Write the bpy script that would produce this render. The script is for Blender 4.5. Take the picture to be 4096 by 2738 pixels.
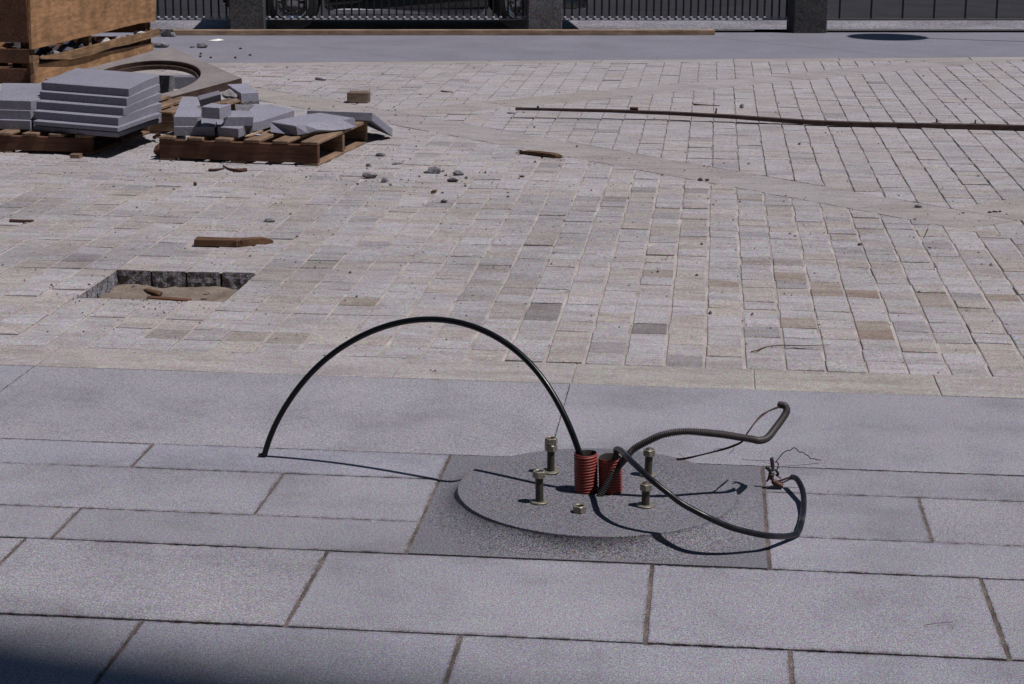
import bpy, bmesh, math, random
from mathutils import Vector, Matrix, noise
R = math.radians
random.seed(11)
scene = bpy.context.scene
for o in list(bpy.data.objects): bpy.data.objects.remove(o)
COL = scene.collection

# ------------------------------------------------------------------ camera, sky, sun, exposure
# X runs along the paving courses, Y away from the viewer, Z up. Eye height 1.7 m.
FPX, PITCH, ROLL, YAW, EYE = 7743.0, .24422, .006194, .10206, 1.7
PW, PH = 4096.0, 2738.0
_d = Vector((-math.sin(YAW)*math.cos(PITCH), math.cos(YAW)*math.cos(PITCH), -math.sin(PITCH)))
_r0 = Vector((math.cos(YAW), math.sin(YAW), 0)); _u0 = _r0.cross(_d)
_c, _s = math.cos(ROLL), math.sin(ROLL)
_r = _r0*_c + _u0*_s; _u = _u0*_c - _r0*_s
cam_d = bpy.data.cameras.new('camera'); cam = bpy.data.objects.new('camera', cam_d); COL.objects.link(cam)
cam.matrix_world = Matrix(((_r.x, _u.x, -_d.x, 0), (_r.y, _u.y, -_d.y, 0), (_r.z, _u.z, -_d.z, EYE), (0, 0, 0, 1)))
cam_d.sensor_width = 36; cam_d.lens = 36*FPX/PW; cam_d.clip_start = .1; cam_d.clip_end = 2000
scene.camera = cam
SUN_EL, SUN_AZ = R(64), R(12)     # azimuth: towards +X, swung 12 degrees to the viewer's side
S = Vector((math.cos(SUN_EL)*math.cos(SUN_AZ), -math.cos(SUN_EL)*math.sin(SUN_AZ), math.sin(SUN_EL)))
world = bpy.data.worlds.new('World'); scene.world = world; world.use_nodes = True
wt = world.node_tree; wt.nodes.clear()
sky = wt.nodes.new('ShaderNodeTexSky'); sky.sky_type = 'NISHITA'; sky.sun_disc = False
sky.altitude = 900; sky.dust_density = .3; sky.sun_elevation = SUN_EL; sky.sun_rotation = math.atan2(S.x, S.y)
bg = wt.nodes.new('ShaderNodeBackground'); bg.inputs['Strength'].default_value = .05
wo = wt.nodes.new('ShaderNodeOutputWorld')
wt.links.new(sky.outputs[0], bg.inputs[0]); wt.links.new(bg.outputs[0], wo.inputs[0])
sl = bpy.data.lights.new('sun', 'SUN'); sl.energy = 5.0; sl.angle = R(.53); sl.color = (1.0, .945, .94)
sun = bpy.data.objects.new('sun', sl); COL.objects.link(sun)
sun.rotation_euler = S.to_track_quat('Z', 'Y').to_euler(); sun.location = (6, -2, 12)
scene.view_settings.view_transform = 'Standard'; scene.view_settings.look = 'None'
scene.view_settings.exposure = -.36; scene.view_settings.gamma = 1
scene.view_settings.use_curve_mapping = False

# ------------------------------------------------------------------ surveying helpers
def ray(px, py): return _d*FPX + _r*(px-PW/2) + _u*(PH/2-py)
def P(px, py, z=0.0):                     # where a sight line meets the level z
    v = ray(px, py); t = (z-EYE)/v.z; return Vector((v.x*t, v.y*t, z))
def PY(px, py, Y):                        # ... or the upright plane at distance Y
    v = ray(px, py); t = Y/v.y; return Vector((v.x*t, Y, EYE+v.z*t))
def PV(px, py, a, b):                     # ... or the upright plane through a, b
    v = ray(px, py); dx, dy = b[0]-a[0], b[1]-a[1]
    t = (a[0]*dy-a[1]*dx)/(v.x*dy-v.y*dx); return Vector((v.x*t, v.y*t, EYE+v.z*t))
def proj(p):
    q = Vector(p)-Vector((0, 0, EYE)); w = q.dot(_d); return (PW/2+FPX*q.dot(_r)/w, PH/2-FPX*q.dot(_u)/w)

# ------------------------------------------------------------------ materials
def newmat(name):
    m = bpy.data.materials.new(name); m.use_nodes = True; nt = m.node_tree; nt.nodes.clear()
    out = nt.nodes.new('ShaderNodeOutputMaterial'); b = nt.nodes.new('ShaderNodeBsdfPrincipled')
    nt.links.new(b.outputs[0], out.inputs[0]); return m, nt, b
def N(nt, typ, **kw):
    n = nt.nodes.new(typ)
    for k, v in kw.items():
        if k.startswith('i_'): n.inputs[k[2:].replace('_', ' ')].default_value = v
        else: setattr(n, k, v)
    return n
def ramp(nt, src, stops):
    r = nt.nodes.new('ShaderNodeValToRGB'); e = r.color_ramp.elements
    while len(e) < len(stops): e.new(.5)
    for el, (p_, c) in zip(e, stops):
        el.position = p_; el.color = (*c, 1) if len(c) == 3 else c
    nt.links.new(src, r.inputs[0]); return r.outputs[0]
def g3(v): return (v, v, v)
def mul(nt, a, b, f=1.0, mode='MULTIPLY'):
    m = nt.nodes.new('ShaderNodeMix'); m.data_type = 'RGBA'; m.blend_type = mode
    m.inputs[0].default_value = f
    for s, k in ((a, 6), (b, 7)):
        if isinstance(s, tuple): m.inputs[k].default_value = (*s, 1)
        else: nt.links.new(s, m.inputs[k])
    return m.outputs[2]
def pos(nt): return nt.nodes.new('ShaderNodeNewGeometry').outputs['Position']
def noise_tex(nt, vec, scale, detail=2, rough=.5, stretch=None):
    if stretch:
        mp = nt.nodes.new('ShaderNodeMapping'); mp.inputs['Scale'].default_value = stretch
        nt.links.new(vec, mp.inputs[0]); vec = mp.outputs[0]
    n = nt.nodes.new('ShaderNodeTexNoise'); n.inputs['Scale'].default_value = scale
    n.inputs['Detail'].default_value = detail; n.inputs['Roughness'].default_value = rough
    nt.links.new(vec, n.inputs['Vector']); return n.outputs['Fac']
def stone_mat(name, tint='object', dirt=False, base=(.4, .38, .4), speck=(.62, 1.3), scales=(420, 130), patch=(.86, 1.08), patch_scale=1.6, rough=.85, bump=.25, bumpd=.0012, streak=0.0, edge_dirt=False):
    m, nt, b = newmat(name); v = pos(nt)
    if tint == 'object':
        c = nt.nodes.new('ShaderNodeObjectInfo').outputs['Color']
    elif tint == 'attr':
        a = nt.nodes.new('ShaderNodeAttribute'); a.attribute_name = 'tone'; c = a.outputs['Color']
    else: c = None
    f1 = noise_tex(nt, v, scales[0], 1, .5); f2 = noise_tex(nt, v, scales[1], 2, .6)
    s1 = ramp(nt, f1, [(.32, g3(speck[0])), (.68, g3(speck[1]))])
    s2 = ramp(nt, f2, [(.3, g3(.86)), (.7, g3(1.13))])
    col = mul(nt, s1, s2)
    cn_ = nt.nodes.new('ShaderNodeTexNoise'); cn_.inputs['Scale'].default_value = scales[0]*.55; cn_.inputs['Detail'].default_value = 0; nt.links.new(v, cn_.inputs['Vector'])
    mx_ = nt.nodes.new('ShaderNodeMix'); mx_.data_type = 'RGBA'; mx_.blend_type = 'MIX'; mx_.inputs[0].default_value = .34; mx_.inputs[6].default_value = (.5, .5, .5, 1); nt.links.new(cn_.outputs['Color'], mx_.inputs[7])
    col = mul(nt, col, mul(nt, mx_.outputs[2], (2.0, 2.0, 2.0)))
    p1 = ramp(nt, noise_tex(nt, v, patch_scale, 4, .6), [(.3, g3(patch[0])), (.7, g3(patch[1]))])
    col = mul(nt, col, p1)
    if streak:
        st = ramp(nt, noise_tex(nt, v, 6, 4, .65, (.6, 2.2, 1)), [(.36, (1-streak*.95, 1-streak*1.05, 1-streak*1.15)), (.56, (1, 1, 1))])
        col = mul(nt, col, st)
    col = mul(nt, col, tuple(x*.7 for x in base))
    if c is not None: col = mul(nt, col, c)
    if dirt:
        da = nt.nodes.new('ShaderNodeAttribute'); da.attribute_name = 'dirt'
        dn = ramp(nt, noise_tex(nt, v, 26, 5, .75), [(.42, g3(0)), (.62, g3(1))])
        dm = nt.nodes.new('ShaderNodeMath'); dm.operation = 'MULTIPLY'; nt.links.new(da.outputs['Fac'], dm.inputs[0]); nt.links.new(dn, dm.inputs[1])
        dmx = nt.nodes.new('ShaderNodeMix'); dmx.data_type = 'RGBA'; dmx.blend_type = 'MULTIPLY'
        nt.links.new(dm.outputs[0], dmx.inputs[0]); nt.links.new(col, dmx.inputs[6]); dmx.inputs[7].default_value = (.42, .37, .36, 1)
        st = ramp(nt, noise_tex(nt, v, 3.2, 5, .7), [(.3, (.86, .85, .84)), (.5, (1, 1, 1)), (.72, (1.05, 1.03, 1.0))])
        col = mul(nt, dmx.outputs[2], st)
    nt.links.new(col, b.inputs['Base Color']); b.inputs['Roughness'].default_value = rough
    b.inputs['Specular IOR Level'].default_value = .25
    bp = nt.nodes.new('ShaderNodeBump'); bp.inputs['Strength'].default_value = bump; bp.inputs['Distance'].default_value = bumpd
    nt.links.new(f2, bp.inputs['Height']); nt.links.new(bp.outputs[0], b.inputs['Normal'])
    return m
M_SLAB = stone_mat('grey_granite', base=(.365, .36, .425), speck=(.5, 1.5), scales=(360, 110))
M_WSLAB = stone_mat('walkway_granite', dirt=True, base=(.362, .362, .42), speck=(.5, 1.5), scales=(300, 100))
M_DISC = stone_mat('speckled_granite', base=(.2, .196, .222), speck=(.3, 1.8), scales=(300, 130), patch=(.9, 1.1), bump=.5)
M_SETT = stone_mat('sett_granite', base=(1, 1, 1), speck=(.7, 1.3), scales=(200, 50), patch=(.88, 1.06), patch_scale=.9, streak=.22, bump=.35)
M_SETT2 = stone_mat('sett_granite_far', tint='attr', base=(1, 1, 1), speck=(.7, 1.3), scales=(150, 35), patch=(.88, 1.06), patch_scale=.9, streak=.22, bump=.35)
M_TAN = stone_mat('tan_granite', base=(.46, .428, .428), speck=(.65, 1.35), scales=(220, 45), patch=(.88, 1.07), patch_scale=2.5, streak=.2)
M_SANDJOINT = stone_mat('joint_sand', tint=None, base=(.56, .51, .48), speck=(.7, 1.25), patch=(.6, 1.15), patch_scale=5, rough=1)
M_DIRTJOINT = stone_mat('joint_dirt', tint=None, base=(.36, .32, .305), speck=(.6, 1.4), patch=(.5, 1.4), patch_scale=7, rough=1)
M_WJOINT = stone_mat('walkway_joint', tint=None, base=(.085, .062, .052), speck=(.4, 1.7), patch=(.5, 1.9), patch_scale=9, rough=1)
M_GRITJOINT = stone_mat('gritty_joint', tint=None, base=(.135, .108, .098), speck=(.3, 1.9), patch=(.5, 1.7), patch_scale=12, rough=1, bump=1, bumpd=.003)
M_SAND = stone_mat('bedding_sand', tint=None, base=(.3, .245, .2), speck=(.6, 1.3), scales=(300, 60), patch=(.7, 1.2), patch_scale=8, rough=1, bump=.8, bumpd=.004)
M_ROUGH = stone_mat('broken_granite', base=(.3, .29, .31), speck=(.4, 1.7), scales=(200, 40), patch=(.6, 1.3), patch_scale=18, bump=1, bumpd=.006)
M_CONC = stone_mat('rusty_concrete', base=(.33, .305, .305), speck=(.75, 1.2), patch=(.8, 1.12), patch_scale=6, bump=.4)
M_ASPH = stone_mat('asphalt', tint=None, base=(.27, .26, .29), speck=(.4, 1.7), scales=(60, 14), patch=(.7, 1.3), patch_scale=1.2, rough=.9, bump=1, bumpd=.01)
M_DARKASPH = stone_mat('dark_asphalt', tint=None, base=(.03, .029, .034), speck=(.6, 1.4), scales=(60, 14), patch=(.7, 1.3))
M_SOIL = stone_mat('soil', tint=None, base=(.12, .1, .08), scales=(40, 8), patch=(.7, 1.3), patch_scale=.5, rough=1)
def wood_mat(name, base, dark=.45, grain=(2, 2, 60), sc=6):
    m, nt, b = newmat(name)
    tc = nt.nodes.new('ShaderNodeTexCoord').outputs['Object']
    g = noise_tex(nt, tc, sc, 6, .65, grain); fine = noise_tex(nt, tc, 60, 3, .6, (grain[0]*.4, grain[1]*.4, grain[2]*.12))
    blot = noise_tex(nt, tc, 5, 3, .6)
    base = tuple(x*.8 for x in base)
    c = ramp(nt, g, [(.3, tuple(x*dark for x in base)), (.55, base), (.8, tuple(min(1, x*1.3) for x in base))])
    c = mul(nt, c, ramp(nt, fine, [(.3, g3(.72)), (.7, g3(1.2))])); c = mul(nt, c, ramp(nt, blot, [(.3, g3(.65)), (.65, g3(1.1))]))
    nt.links.new(c, b.inputs['Base Color']); b.inputs['Roughness'].default_value = .85
    b.inputs['Specular IOR Level'].default_value = .2
    bp = nt.nodes.new('ShaderNodeBump'); bp.inputs['Strength'].default_value = .5; bp.inputs['Distance'].default_value = .002
    nt.links.new(g, bp.inputs['Height']); nt.links.new(bp.outputs[0], b.inputs['Normal']); return m
# grain runs along local X (compressed in Y and Z)
GX = (.35, 9, 9)
M_PALLET = wood_mat('weathered_pallet_wood', (.3, .2, .135), grain=GX)
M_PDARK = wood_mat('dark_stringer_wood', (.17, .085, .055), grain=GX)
M_CRATE = wood_mat('orange_plywood', (.45, .25, .125), grain=(.4, 5, 5), dark=.7)
M_SLAT = wood_mat('brown_slat_wood', (.33, .2, .11), grain=GX)
M_LUMBER = wood_mat('pale_lumber', (.42, .3, .21), grain=GX, dark=.7)
M_SCRAP = wood_mat('broken_wood', (.17, .095, .055), grain=GX)
M_REDCHIP = wood_mat('reddish_bark', (.12, .06, .045), grain=GX)
def plain(name, col, rough=.5, metal=0.0, spec=.5, var=.25, sc=80, coat=0, bump=.0):
    m, nt, b = newmat(name); tc = nt.nodes.new('ShaderNodeTexCoord').outputs['Object']
    f = noise_tex(nt, tc, sc, 4, .65)
    c = mul(nt, ramp(nt, f, [(.3, g3(1-var)), (.7, g3(1+var))]), col)
    nt.links.new(c, b.inputs['Base Color']); b.inputs['Metallic'].default_value = metal
    b.inputs['Specular IOR Level'].default_value = spec; b.inputs['Coat Weight'].default_value = coat
    rr = nt.nodes.new('ShaderNodeMapRange'); rr.inputs[3].default_value = max(.05, rough-.12); rr.inputs[4].default_value = min(1, rough+.12)
    nt.links.new(f, rr.inputs[0]); nt.links.new(rr.outputs[0], b.inputs['Roughness'])
    if bump:
        bp = nt.nodes.new('ShaderNodeBump'); bp.inputs['Strength'].default_value = bump; bp.inputs['Distance'].default_value = .001
        nt.links.new(f, bp.inputs['Height']); nt.links.new(bp.outputs[0], b.inputs['Normal'])
    return m
M_CABLE = plain('black_cable', (.005, .006, .008), .3, spec=.3, sc=60)
M_CABLE2 = plain('dusty_black_cable', (.010, .010, .013), .34, spec=.32, var=.7, sc=45)
M_COND = plain('grey_corrugated_plastic', (.05, .042, .044), .5, spec=.3, var=.2)
M_RED = plain('red_ribbed_plastic', (.24, .038, .028), .55, var=.35, sc=70)
M_REDIN = plain('dark_conduit_inside', (.018, .014, .012), .9)
M_ZINC = plain('dull_zinc', (.27, .25, .2), .5, metal=.55, var=.3, sc=150, bump=.3)
M_ROD = plain('dirty_threaded_steel', (.09, .078, .065), .5, metal=.5, var=.35, sc=150)
M_COPPER = plain('oxidised_copper', (.07, .032, .026), .55, metal=.35, var=.5, sc=120)
M_TAPE = plain('black_tape', (.02, .02, .025), .4, var=.4)
M_BLUEW = plain('grey_blue_wire', (.13, .13, .17), .5, var=.3)
M_RUST = plain('rusty_steel', (.05, .028, .024), .75, metal=.2, var=.6, sc=25, bump=.6)
M_DARKSIDE = plain('dark_brown_side', (.075, .045, .035), .85, var=.5, sc=14)
M_BLACKSTEEL = plain('black_steel', (.012, .012, .014), .5, metal=.3)
M_LIGHTSTEEL = plain('galvanised_rail', (.3, .3, .33), .5, metal=.4)
M_PAINT = plain('black_car_paint', (.008, .01, .012), .15, coat=.8, var=.1)
M_TYRE = plain('tyre_rubber', (.013, .013, .014), .8)
M_CHROME = plain('chrome_trim', (.6, .6, .62), .18, metal=1, var=.05)
M_GLASS = plain('dark_car_glass', (.012, .015, .018), .05, spec=.8, var=0)
M_LAMP = plain('orange_lamp_lens', (.5, .12, .03), .2)
M_WHITE = plain('white_paper', (.8, .8, .78), .7, var=.05)
M_POLE = plain('grey_painted_pole', (.12, .12, .125), .45)
M_WALL = stone_mat('pale_facade', tint=None, base=(.45, .43, .4), scales=(20, 4))

# ------------------------------------------------------------------ object helpers
def mesh_obj(name, verts, faces, mat, parent=None, smooth=False, mats=None, fm=None):
    me = bpy.data.meshes.new(name); me.from_pydata([tuple(v) for v in verts], [], faces); me.update()
    for mm in (mats or [mat]): me.materials.append(mm)
    if fm: me.polygons.foreach_set('material_index', fm)
    if smooth: me.polygons.foreach_set('use_smooth', [True]*len(me.polygons))
    o = bpy.data.objects.new(name, me); COL.objects.link(o)
    if parent: o.parent = parent
    return o
def tag(o, label=None, cat=None, group=None, kind=None):
    if label: o['label'] = label
    if cat: o['category'] = cat
    if group: o['group'] = group
    if kind: o['kind'] = kind
    return o
def empty(name, loc=(0, 0, 0), rz=0.0, label=None, cat=None, group=None, kind=None):
    o = bpy.data.objects.new(name, None); COL.objects.link(o); o.location = loc; o.rotation_euler = (0, 0, rz)
    o.empty_display_size = .1; return tag(o, label, cat, group, kind)
def setp(o, parent):                     # parent, keeping the world position of geometry written in world metres
    bpy.context.view_layer.update(); o.parent = parent; o.matrix_parent_inverse = parent.matrix_world.inverted(); return o
def area2(p): return sum(p[i][0]*p[(i+1) % len(p)][1]-p[(i+1) % len(p)][0]*p[i][1] for i in range(len(p)))/2
def inset(p, d):
    n = len(p); out = []
    for i in range(n):
        a, b, c = Vector(p[i-1][:2]), Vector(p[i][:2]), Vector(p[(i+1) % n][:2])
        e1 = (b-a).normalized(); e2 = (c-b).normalized()
        n1 = Vector((-e1.y, e1.x)); n2 = Vector((-e2.y, e2.x)); m = n1+n2
        k = m.length_squared
        out.append(b + m*(2*d/k) if k > .35 else b+n1*d)
    return out
def roughen(p, step, amp, rnd):
    out = []
    for i in range(len(p)):
        a, b = Vector(p[i][:2]), Vector(p[(i+1) % len(p)][:2]); L = (b-a).length; k = max(1, int(L/step))
        nn = Vector((-(b-a).y, (b-a).x)).normalized() if L > 0 else Vector((0, 0))
        for j in range(k):
            q = a.lerp(b, j/k)
            if j: q = q+nn*rnd.uniform(-amp, amp*.4)
            out.append(q)
    return out
def prism_geo(p, zt, zb, ch=.003, tilt=(0, 0), c=None):
    if area2(p) < 0: p = list(reversed(p))
    n = len(p); q = inset(p, ch)
    cx = sum(a[0] for a in p)/n; cy = sum(a[1] for a in p)/n
    def dz(a): return tilt[0]*(a[0]-cx)+tilt[1]*(a[1]-cy)
    v = [(a[0], a[1], zt+dz(a)) for a in q]+[(a[0], a[1], zt-ch*.8+dz(a)) for a in p]+[(a[0], a[1], zb) for a in p]
    f = [tuple(range(n)), tuple(range(3*n-1, 2*n-1, -1))]
    for i in range(n):
        j = (i+1) % n
        f.append((i, n+i, n+j, j)); f.append((n+i, 2*n+i, 2*n+j, n+j))
    return v, f
def prism(name, p, zt, zb, mat, parent=None, ch=.003, tilt=(0, 0)):
    v, f = prism_geo(p, zt, zb, ch, tilt); return mesh_obj(name, v, f, mat, parent)
def box_geo(x0, x1, y0, y1, z0, z1, ch=.003):
    """bevelled box, 24 vertices"""
    v = []; f = []
    xs, ys, zs = (x0, x1), (y0, y1), (z0, z1); sg = (1, -1); idx = {}
    for i in (0, 1):
        for j in (0, 1):
            for k in (0, 1):
                for a in range(3):
                    pnt = [xs[i], ys[j], zs[k]]; s3 = (sg[i], sg[j], sg[k])
                    for b in range(3):
                        if b != a: pnt[b] += s3[b]*ch
                    idx[(i, j, k, a)] = len(v); v.append(tuple(pnt))
    for a in range(3):
        o1, o2 = [b for b in range(3) if b != a]
        for s in (0, 1):
            def key(p_, q_):
                t = [0, 0, 0]; t[a] = s; t[o1] = p_; t[o2] = q_; return idx[(*t, a)]
            f.append((key(0, 0), key(1, 0), key(1, 1), key(0, 1)))
    for a in range(3):          # edges along axis a
        o1, o2 = [b for b in range(3) if b != a]
        for p_ in (0, 1):
            for q_ in (0, 1):
                def key(s, ax):
                    t = [0, 0, 0]; t[a] = s; t[o1] = p_; t[o2] = q_; return idx[(*t, ax)]
                f.append((key(0, o1), key(1, o1), key(1, o2), key(0, o2)))
    for i in (0, 1):
        for j in (0, 1):
            for k in (0, 1): f.append((idx[(i, j, k, 0)], idx[(i, j, k, 1)], idx[(i, j, k, 2)]))
    return v, f
def fix(o):
    bm = bmesh.new(); bm.from_mesh(o.data); bmesh.ops.recalc_face_normals(bm, faces=bm.faces); bm.to_mesh(o.data); bm.free(); return o
def box(name, x0, x1, y0, y1, z0, z1, mat, parent=None, ch=.003, warp=0.0, seed=0):
    v, f = box_geo(x0, x1, y0, y1, z0, z1, ch)
    if warp:
        rr = random.Random(seed); k = {}
        def w(p_):
            c = (p_[0] > (x0+x1)/2, p_[1] > (y0+y1)/2, p_[2] > (z0+z1)/2)
            if c not in k: k[c] = Vector([rr.uniform(-warp, warp) for _ in range(3)])
            return Vector(p_)+k[c]
        v = [w(p_) for p_ in v]
    return fix(mesh_obj(name, v, f, mat, parent))
def bar(name, a, b, w, h, mat, parent=None, ch=.003, up=(0, 0, 1), cuts=0, warp=0.0, seed=0):
    """box of width w, height h whose bottom-centre line runs from a to b; local X along it"""
    a = Vector(a); b = Vector(b); L = (b-a).length; x = (b-a).normalized(); y = Vector(up).cross(x).normalized(); z = x.cross(y)
    o = box(name, 0, L, -w/2, w/2, 0, h, mat, parent, ch, warp, seed)
    o.matrix_world = Matrix(((x.x, y.x, z.x, a.x), (x.y, y.y, z.y, a.y), (x.z, y.z, z.z, a.z), (0, 0, 0, 1))); return o
def join_geo(parts):
    V, F = [], []
    for v, f in parts:
        k = len(V); V += [tuple(a) for a in v]; F += [tuple(i+k for i in g) for g in f]
    return V, F
def smooth_path(pts, n=8):
    pts = [Vector(p) for p in pts]; out = []
    ext = [pts[0]*2-pts[1]]+pts+[pts[-1]*2-pts[-2]]
    for i in range(1, len(ext)-2):
        a, b, c, d = ext[i-1:i+3]
        for k in range(n):
            t = k/n
            out.append(.5*((2*b)+(c-a)*t+(2*a-5*b+4*c-d)*t*t+(3*b-a-3*c+d)*t**3))
    out.append(pts[-1]); return out
def resample(path, step):
    L = [0]
    for a, b in zip(path[:-1], path[1:]): L.append(L[-1]+(b-a).length)
    n = max(2, int(L[-1]/step)); out = []; j = 0
    for i in range(n+1):
        s = L[-1]*i/n
        while j < len(L)-2 and L[j+1] < s: j += 1
        t = (s-L[j])/max(1e-9, L[j+1]-L[j]); out.append(path[j].lerp(path[j+1], min(1, max(0, t))))
    return out, L[-1]
def tube_geo(path, rad, seg=12, cap=True):
    """rad: number or function(i, n)"""
    n = len(path); V = []; F = []; t0 = (path[1]-path[0]).normalized()
    nrm = t0.orthogonal().normalized()
    for i, p in enumerate(path):
        t = (path[min(i+1, n-1)]-path[max(i-1, 0)]).normalized()
        nrm = (nrm-t*nrm.dot(t)).normalized(); bn = t.cross(nrm)
        r = rad(i, n) if callable(rad) else rad
        for k in range(seg):
            a = 2*math.pi*k/seg; V.append(p+(nrm*math.cos(a)+bn*math.sin(a))*r)
    for i in range(n-1):
        for k in range(seg):
            k2 = (k+1) % seg; F.append((i*seg+k, i*seg+k2, (i+1)*seg+k2, (i+1)*seg+k))
    if cap: F.append(tuple(range(seg-1, -1, -1))); F.append(tuple(range((n-1)*seg, n*seg)))
    return V, F
def tube(name, pts, rad, mat, parent=None, seg=12, step=.006, n=8):
    path, L = resample(smooth_path(pts, n), step); v, f = tube_geo(path, rad, seg)
    return mesh_obj(name, v, f, mat, parent, smooth=True)
def lathe_geo(prof, seg=32, hexr=None):
    V = []; F = []; n = len(prof)
    for (r, z) in prof:
        for k in range(seg):
            a = 2*math.pi*k/seg; V.append((r*math.cos(a), r*math.sin(a), z))
    for i in range(n-1):
        for k in range(seg):
            k2 = (k+1) % seg; F.append((i*seg+k, i*seg+k2, (i+1)*seg+k2, (i+1)*seg+k))
    return V, F
def rock_geo(size, seed, n=26, flat=.5, sub=True):
    rr = random.Random(seed); bm = bmesh.new()
    for _ in range(n):
        d = Vector((rr.gauss(0, 1), rr.gauss(0, 1), rr.gauss(0, 1))).normalized()*rr.uniform(.75, 1.0)
        bm.verts.new((d.x*size[0]/2, d.y*size[1]/2, max(-1*flat, d.z)*size[2]/2))
    res = bmesh.ops.convex_hull(bm, input=bm.verts)
    bmesh.ops.delete(bm, geom=[g for g in res['geom_interior'] if isinstance(g, bmesh.types.BMVert)], context='VERTS')
    zmin = min(v.co.z for v in bm.verts)
    for v in bm.verts: v.co.z -= zmin
    bm.verts.index_update(); V = [tuple(v.co) for v in bm.verts]; F = [tuple(v.index for v in f.verts) for f in bm.faces]; bm.free()
    return V, F
def rock(name, loc, size, seed, mat, rot=(0, 0, 0), parent=None, n=26):
    v, f = rock_geo(size, seed, n); o = mesh_obj(name, v, f, mat, parent); fix(o); o.location = loc; o.rotation_euler = rot; return o

# ================================================================== THE GROUND
g_ = mesh_obj('ground', [(-400, -400, -.25), (400, -400, -.25), (400, 400, -.25), (-400, 400, -.25)], [(0, 1, 2, 3)], M_SOIL)
tag(g_, 'bare soil level under and around the plaza', kind='structure')

# ---- large granite slabs of the walkway in front
walk = mesh_obj('granite_walkway', [(-4, -1, -.0130), (3, -1, -.0130), (3, 6.24, -.0130), (-4, 6.24, -.0130)], [(0, 1, 2, 3)], M_WJOINT)
tag(walk, 'walkway of large grey granite slabs with brown joints', kind='structure')
BX0, BX1, BY0, BY1 = -.733, .178, 4.560, 5.400      # the lamp base slab
GY = {6.240: .002, 5.402: .0060, 5.166: .0035, 4.802: .0032, 4.556: .0075, 4.052: .0085, 3.60: .0075, 3.10: .007, 2.50: .006, 1.80: .006, .9: .006, -1.0: .006}
rows = [(5.402, 6.240, [-4.0, -2.29, -.443, 1.41, 3.0], .0016),
        (5.166, 5.402, [-4.0, -3.1, -1.628, BX0, None, BX1, 1.35, 3.0], .008),
        (4.802, 5.166, [-4.0, -2.6, -1.181, BX0, None, BX1, .600, 1.9, 3.0], .006),
        (4.556, 4.802, [-4.0, -2.9, -1.655, BX0, None, BX1, 1.3, 3.0], .008),
        (4.052, 4.556, [-4.0, -2.5, -1.72, -.932, -.112, .689, 1.6, 3.0], .009),
        (3.60, 4.052, [-4.0, -2.2, -1.263, -.526, .209, .95, 2.0, 3.0], .009),
        (3.10, 3.60, [-4.0, -2.4, -1.6, -.8, 0.0, .8, 1.7, 3.0], .008),
        (2.50, 3.10, [-4.0, -2.9, -1.9, -1.1, -.3, .5, 1.4, 3.0], .008),
        (1.80, 2.50, [-4.0, -2.6, -1.5, -.6, .3, 1.3, 3.0], .008),
        (.9, 1.80, [-4.0, -2.6, -1.2, .2, 1.6, 3.0], .008),
        (-1.0, .9, [-4.0, -2.2, -.6, 1.0, 3.0], .008)]
rn = random.Random(5); mortar = []
def ragged(p, amps, rnd):      # outline with a separate raggedness for each of the four edges
    out = []
    for i in range(4):
        a, b = Vector(p[i]), Vector(p[(i+1) % 4]); L = (b-a).length; k = max(1, int(L/.013))
        nn = Vector((-(b-a).y, (b-a).x)).normalized(); ph = rnd.uniform(0, 50)
        for j in range(k):
            q = a.lerp(b, j/k)
            if j:
                m = max(0, .35+.9*noise.noise(Vector((j*.013*3.2+ph, ph, 1))))
                q = q-nn*amps[i]*(-m*rnd.uniform(.0, 1.0))
            out.append(q)
    return out
for (y0, y1, xs, gx) in rows:
    for a, b in zip(xs[:-1], xs[1:]):
        if a is None or b is None: continue
        ga, gb = GY[y0]/2, GY[y1]/2
        p = [(a+gx/2, y0+ga), (b-gx/2, y0+ga), (b-gx/2, y1-gb), (a+gx/2, y1-gb)]
        am = [GY[y0]*.5, gx*.4, GY[y1]*.9, gx*.4]
        p = ragged(p, am, rn)
        zt_ = rn.uniform(-.0008, .0008); v, f = prism_geo(p, zt_, -.08, .0012)
        n_ = len(p); base_i = len(v); m_ = .012 if y1 < 6 else .004
        v += [(min(max(q[0], a+m_), b-m_), min(max(q[1], y0+m_*1.6), y1-m_*1.6), zt_) for q in v[:n_]]
        f = f[1:]+[tuple(range(base_i, base_i+n_))]+[(i, (i+1) % n_, base_i+(i+1) % n_, base_i+i) for i in range(n_)]
        o = mesh_obj('granite_slab', v, f, M_WSLAB, walk)
        at_ = o.data.color_attributes.new('dirt', 'FLOAT_COLOR', 'POINT')
        at_.data.foreach_set('color', [c for k in range(len(v)) for c in ((0, 0, 0, 1) if k >= base_i else (1, 1, 1, 1))])
        if gx > .003:        # brown grit packed into the cross joint on its left
            mortar.append(([(a-gx*.75, y0-.001, -.0018), (a+gx*.75, y0-.001, -.0018), (a+gx*.75, y1+.001, -.0018), (a-gx*.75, y1+.001, -.0018)], [(0, 1, 2, 3)]))
        t = rn.choice((.90, .95, .98, 1.0, 1.03))*rn.uniform(.98, 1.02)
        if y1 > 6: t = 1.0
        wv = rn.uniform(0, 1)
        o.color = (t*(1+.03*wv), t*(1+.005*wv), t*(1-.045*wv), 1)

for xx in (BX0, BX1): mortar.append(([(xx-.0065, BY0-.001, -.0016), (xx+.0065, BY0-.001, -.0016), (xx+.0065, BY1+.001, -.0016), (xx-.0065, BY1+.001, -.0016)], [(0, 1, 2, 3)]))
tag(mesh_obj('joint_mortar', *join_geo(mortar), M_GRITJOINT, walk), kind='stuff')

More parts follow.
